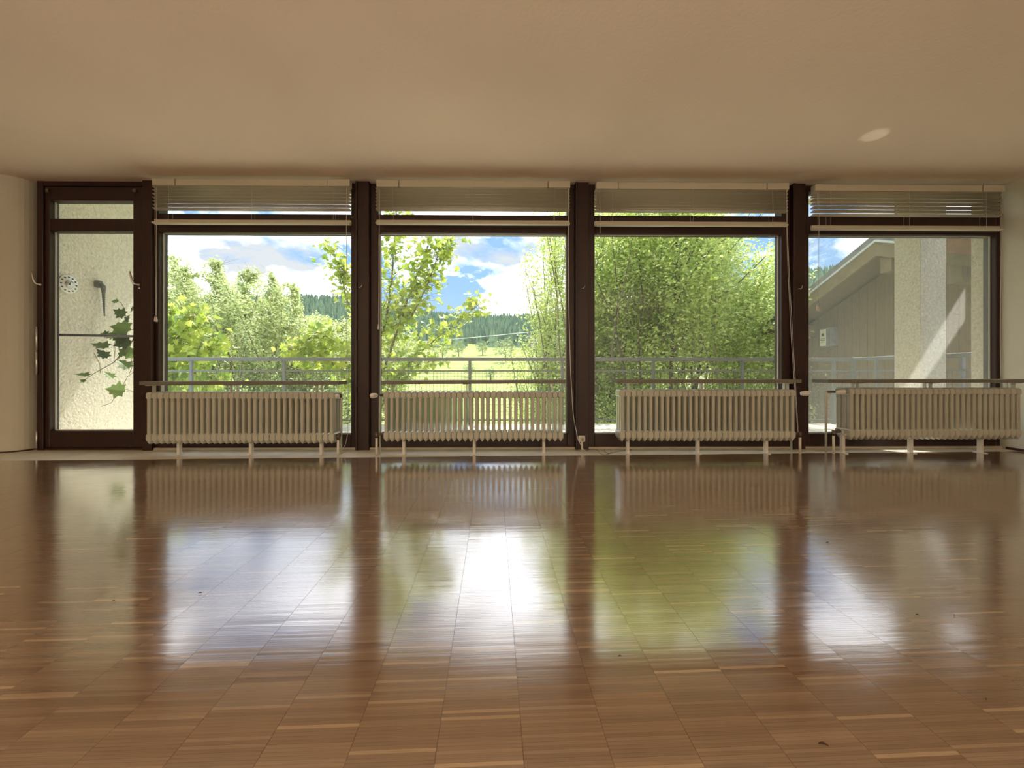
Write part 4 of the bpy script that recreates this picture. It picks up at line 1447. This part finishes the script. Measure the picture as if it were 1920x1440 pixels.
def branch_px(pts, Y0, Y1=None):
    Y1 = Y1 or Y0
    n = len(pts)
    return [at(a, b, Y0 + (Y1 - Y0) * i / (n - 1)) for i, (a, b) in enumerate(pts)]
def maple(label, branches, total, leaf, parts, trunk=None, extra=0):
    """branches: list of (pixel points, Y0, Y1, radius0, leaves, jitter)"""
    first = Vector(trunk[0]) if trunk else branch_px(branches[0][0], branches[0][1], branches[0][2])[0]
    base = (first.x, first.y, -3.2)
    T = thing('maple_tree', label, 'tree', base)
    Bv = Vector(base)
    bm_ = MB()
    if trunk: bm_.tube([Vector(p_) - Bv for p_ in trunk], [.09, .08, .07, .05][:len(trunk)], 8)
    P = []
    tw = MB()
    for (pts, Y0, Y1, r0, nl, jit) in branches:
        nl = int(nl * 4)
        W_ = [p_ - Bv for p_ in branch_px(pts, Y0, Y1)]
        # resample with wobble
        fine = []
        for i in range(len(W_) - 1):
            for k in range(4): fine.append(W_[i].lerp(W_[i + 1], k / 4) + Vector((random.gauss(0, .008), random.gauss(0, .02), random.gauss(0, .008))))
        fine.append(W_[-1])
        bm_.tube(fine, [max(.003, r0 * (1 - .85 * i / len(fine))) for i in range(len(fine))], 5, caps=False)
        for j in range(nl):
            t_ = random.uniform(.12, 1.0) * (len(fine) - 1)
            i = min(int(t_), len(fine) - 2)
            o_ = fine[i].lerp(fine[i + 1], t_ - i)
            jit_ = jit * 1.15
            off = Vector((random.gauss(0, jit_), random.gauss(0, jit * .8), random.gauss(0, jit)))
            if off.length > jit * 1.1 and random.random() < .5:
                tw.tube([o_, o_ + off * .5 + Vector((0, 0, .02)), o_ + off], [.004, .003, .0015], 3, caps=False)
            P.append(o_ + off)
    bm_.build('branches', M['barkl'], T)
    tag(tw.build('twigs', M['barkl'], T), kind='stuff')
    P.sort(key=lambda p_: p_.y)
    single_leaves(T, P[:parts], MLEAF, leaf)
    rest = P[parts:]
    if rest:
        V = []; Fc = []; Tn = []
        C = np.array([list(p_) for p_ in rest])
        V = leaf_verts(C, leaf, MS, .4)
        cen = V.mean(1, keepdims=True)
        V = np.concatenate([V, cen], 1)
        k = len(MS)
        tri = np.array([(i, (i + 1) % k, k) for i in range(k)])
        Fc = (np.arange(len(rest))[:, None, None] * (k + 1) + tri[None]).reshape(-1, 3)
        me = fast_mesh('foliage', V.reshape(-1, 3), Fc, M['leafB'], tint=np.repeat(rng.random(len(rest)), k + 1))
        tag(link('foliage', me, T), kind='stuff')
    return T
tx = X(690, 7.6)
maple('large-leaved maple whose trunk hides behind the post between the first two windows', [
    ([(690, 760), (740, 640), (765, 560), (790, 500), (812, 430)], 7.4, 7.2, .030, 110, .15),
    ([(690, 700), (725, 600), (735, 520), (740, 430), (742, 380)], 7.4, 7.5, .028, 120, .17),
    ([(690, 800), (760, 690), (800, 650), (850, 610), (905, 565)], 7.3, 7.0, .020, 80, .11),
    ([(690, 640), (775, 590), (800, 540), (820, 480), (845, 450)], 7.4, 7.1, .018, 85, .12),
    ([(700, 640), (680, 560), (655, 520), (632, 490), (612, 458)], 7.2, 6.9, .014, 46, .10),
    ([(690, 720), (680, 640), (650, 560), (640, 520), (632, 500)], 7.2, 7.0, .014, 34, .10),
    ([(690, 760), (665, 690), (630, 640), (595, 622), (560, 650)], 7.1, 6.7, .014, 70, .12),
    ([(690, 780), (660, 720), (620, 680), (580, 665), (535, 655)], 7.1, 6.6, .012, 60, .10),
    ([(690, 840), (730, 720), (760, 690), (800, 680), (835, 672)], 7.3, 7.0, .012, 40, .10),
    ], 0, .120, 300, trunk=[(tx, 7.6, -3.2), (tx + .03, 7.55, -1.5), (tx, 7.45, 0.0), (tx - .02, 7.4, 1.0)])
tx = X(290, 6.9)
maple('bright young maple at the left edge of the window beside the door', [
    ([(285, 760), (300, 690), (330, 640), (350, 610), (372, 590)], 6.8, 6.6, .016, 90, .13),
    ([(285, 760), (320, 700), (350, 670), (385, 655), (405, 645)], 6.8, 6.6, .014, 85, .12),
    ([(285, 720), (290, 660), (310, 630), (320, 600), (318, 585)], 6.8, 6.7, .014, 45, .11),
    ([(285, 790), (320, 740), (360, 720), (400, 715), (420, 705)], 6.8, 6.6, .012, 50, .10),
    ], 0, .13, 290, trunk=[(tx, 6.9, -3.2), (tx, 6.88, -1.0), (tx, 6.85, .3)])

# climbing branch outside the door glass
def yv_(px_, back=0.0):
    """distance of the vine in front of the outer wall at this place"""
    return max(3.90, min(4.27, XEL / X(px_, 1.0) - .15 - back))
def vine_px(pts): return [at(a, b, yv_(a)) for a, b in pts]
VB = vine_px([(262, 610), (248, 640), (213, 680), (180, 698), (150, 718)])
VT = thing('vine_branch', 'thin branch with a few dark lobed leaves hanging outside the door glass', 'branch', tuple(VB[0]))
Bv = VB[0].copy()
m_ = MB().tube([p_ - Bv for p_ in VB], [.006, .005, .004, .003, .002], 5)
for (pts) in ([(262, 690), (240, 705), (226, 730), (218, 742), (208, 756), (189, 762)], [(213, 680), (216, 655), (214, 642), (238, 622), (262, 612)], [(262, 735), (246, 733), (236, 730)],
              [(236, 600), (234, 580), (226, 567), (216, 563)], [(213, 680), (230, 679), (248, 682)], [(243, 700), (249, 685), (243, 660), (236, 650)], [(188, 700), (187, 682), (176, 662)]):
    m_.tube([p_ - Bv for p_ in vine_px(pts)], .0022, 4)
m_.build('stem', M['bark'], VT)
def vleaf(px_, py_, ang, size, tilt, k):
    """leaf seen at (px,py) pointing along angle ang (degrees, in the picture, 0 = right, 90 = up)"""
    p_ = at(px_, py_, yv_(px_, .03)) - Bv
    a_ = math.radians(ang)
    d = Vector((math.cos(a_), -.25, math.sin(a_))).normalized()
    nrm = Vector((0, -math.cos(tilt), math.sin(tilt)))
    s_ = nrm.cross(d).normalized(); n_ = d.cross(s_)
    o = link('leaf', VLEAF[k % 6][0], VT)
    o.matrix_local = Matrix.Translation(p_) @ Matrix((d, s_, n_)).transposed().to_4x4() @ Matrix.Scale(size, 4)
vleaf(236, 733, 172, .19, .25, 0)
vleaf(204, 652, 165, .16, 1.0, 1)
vleaf(201, 672, 130, .13, 1.15, 2)
vleaf(236, 592, 150, .13, .3, 3)
vleaf(222, 566, 170, .07, .6, 4)
vleaf(242, 692, 128, .15, 1.1, 5)
vleaf(246, 618, 170, .20, .4, 0)
vleaf(240, 640, 150, .17, .3, 1)
vleaf(247, 640, 200, .17, .3, 2)
vleaf(205, 626, 195, .12, .8, 3)
vleaf(248, 672, 100, .15, .8, 4)
vleaf(166, 706, 160, .12, 1.25, 5)
vleaf(212, 710, 130, .11, 1.25, 0)
vleaf(160, 716, 150, .05, .9, 1)
vleaf(224, 628, 185, .15, .6, 4)
vleaf(238, 655, 230, .13, .4, 5)
vleaf(230, 640, 120, .12, .7, 0)
vleaf(245, 583, 20, .09, .5, 2)
vleaf(238, 605, 60, .10, .5, 3)
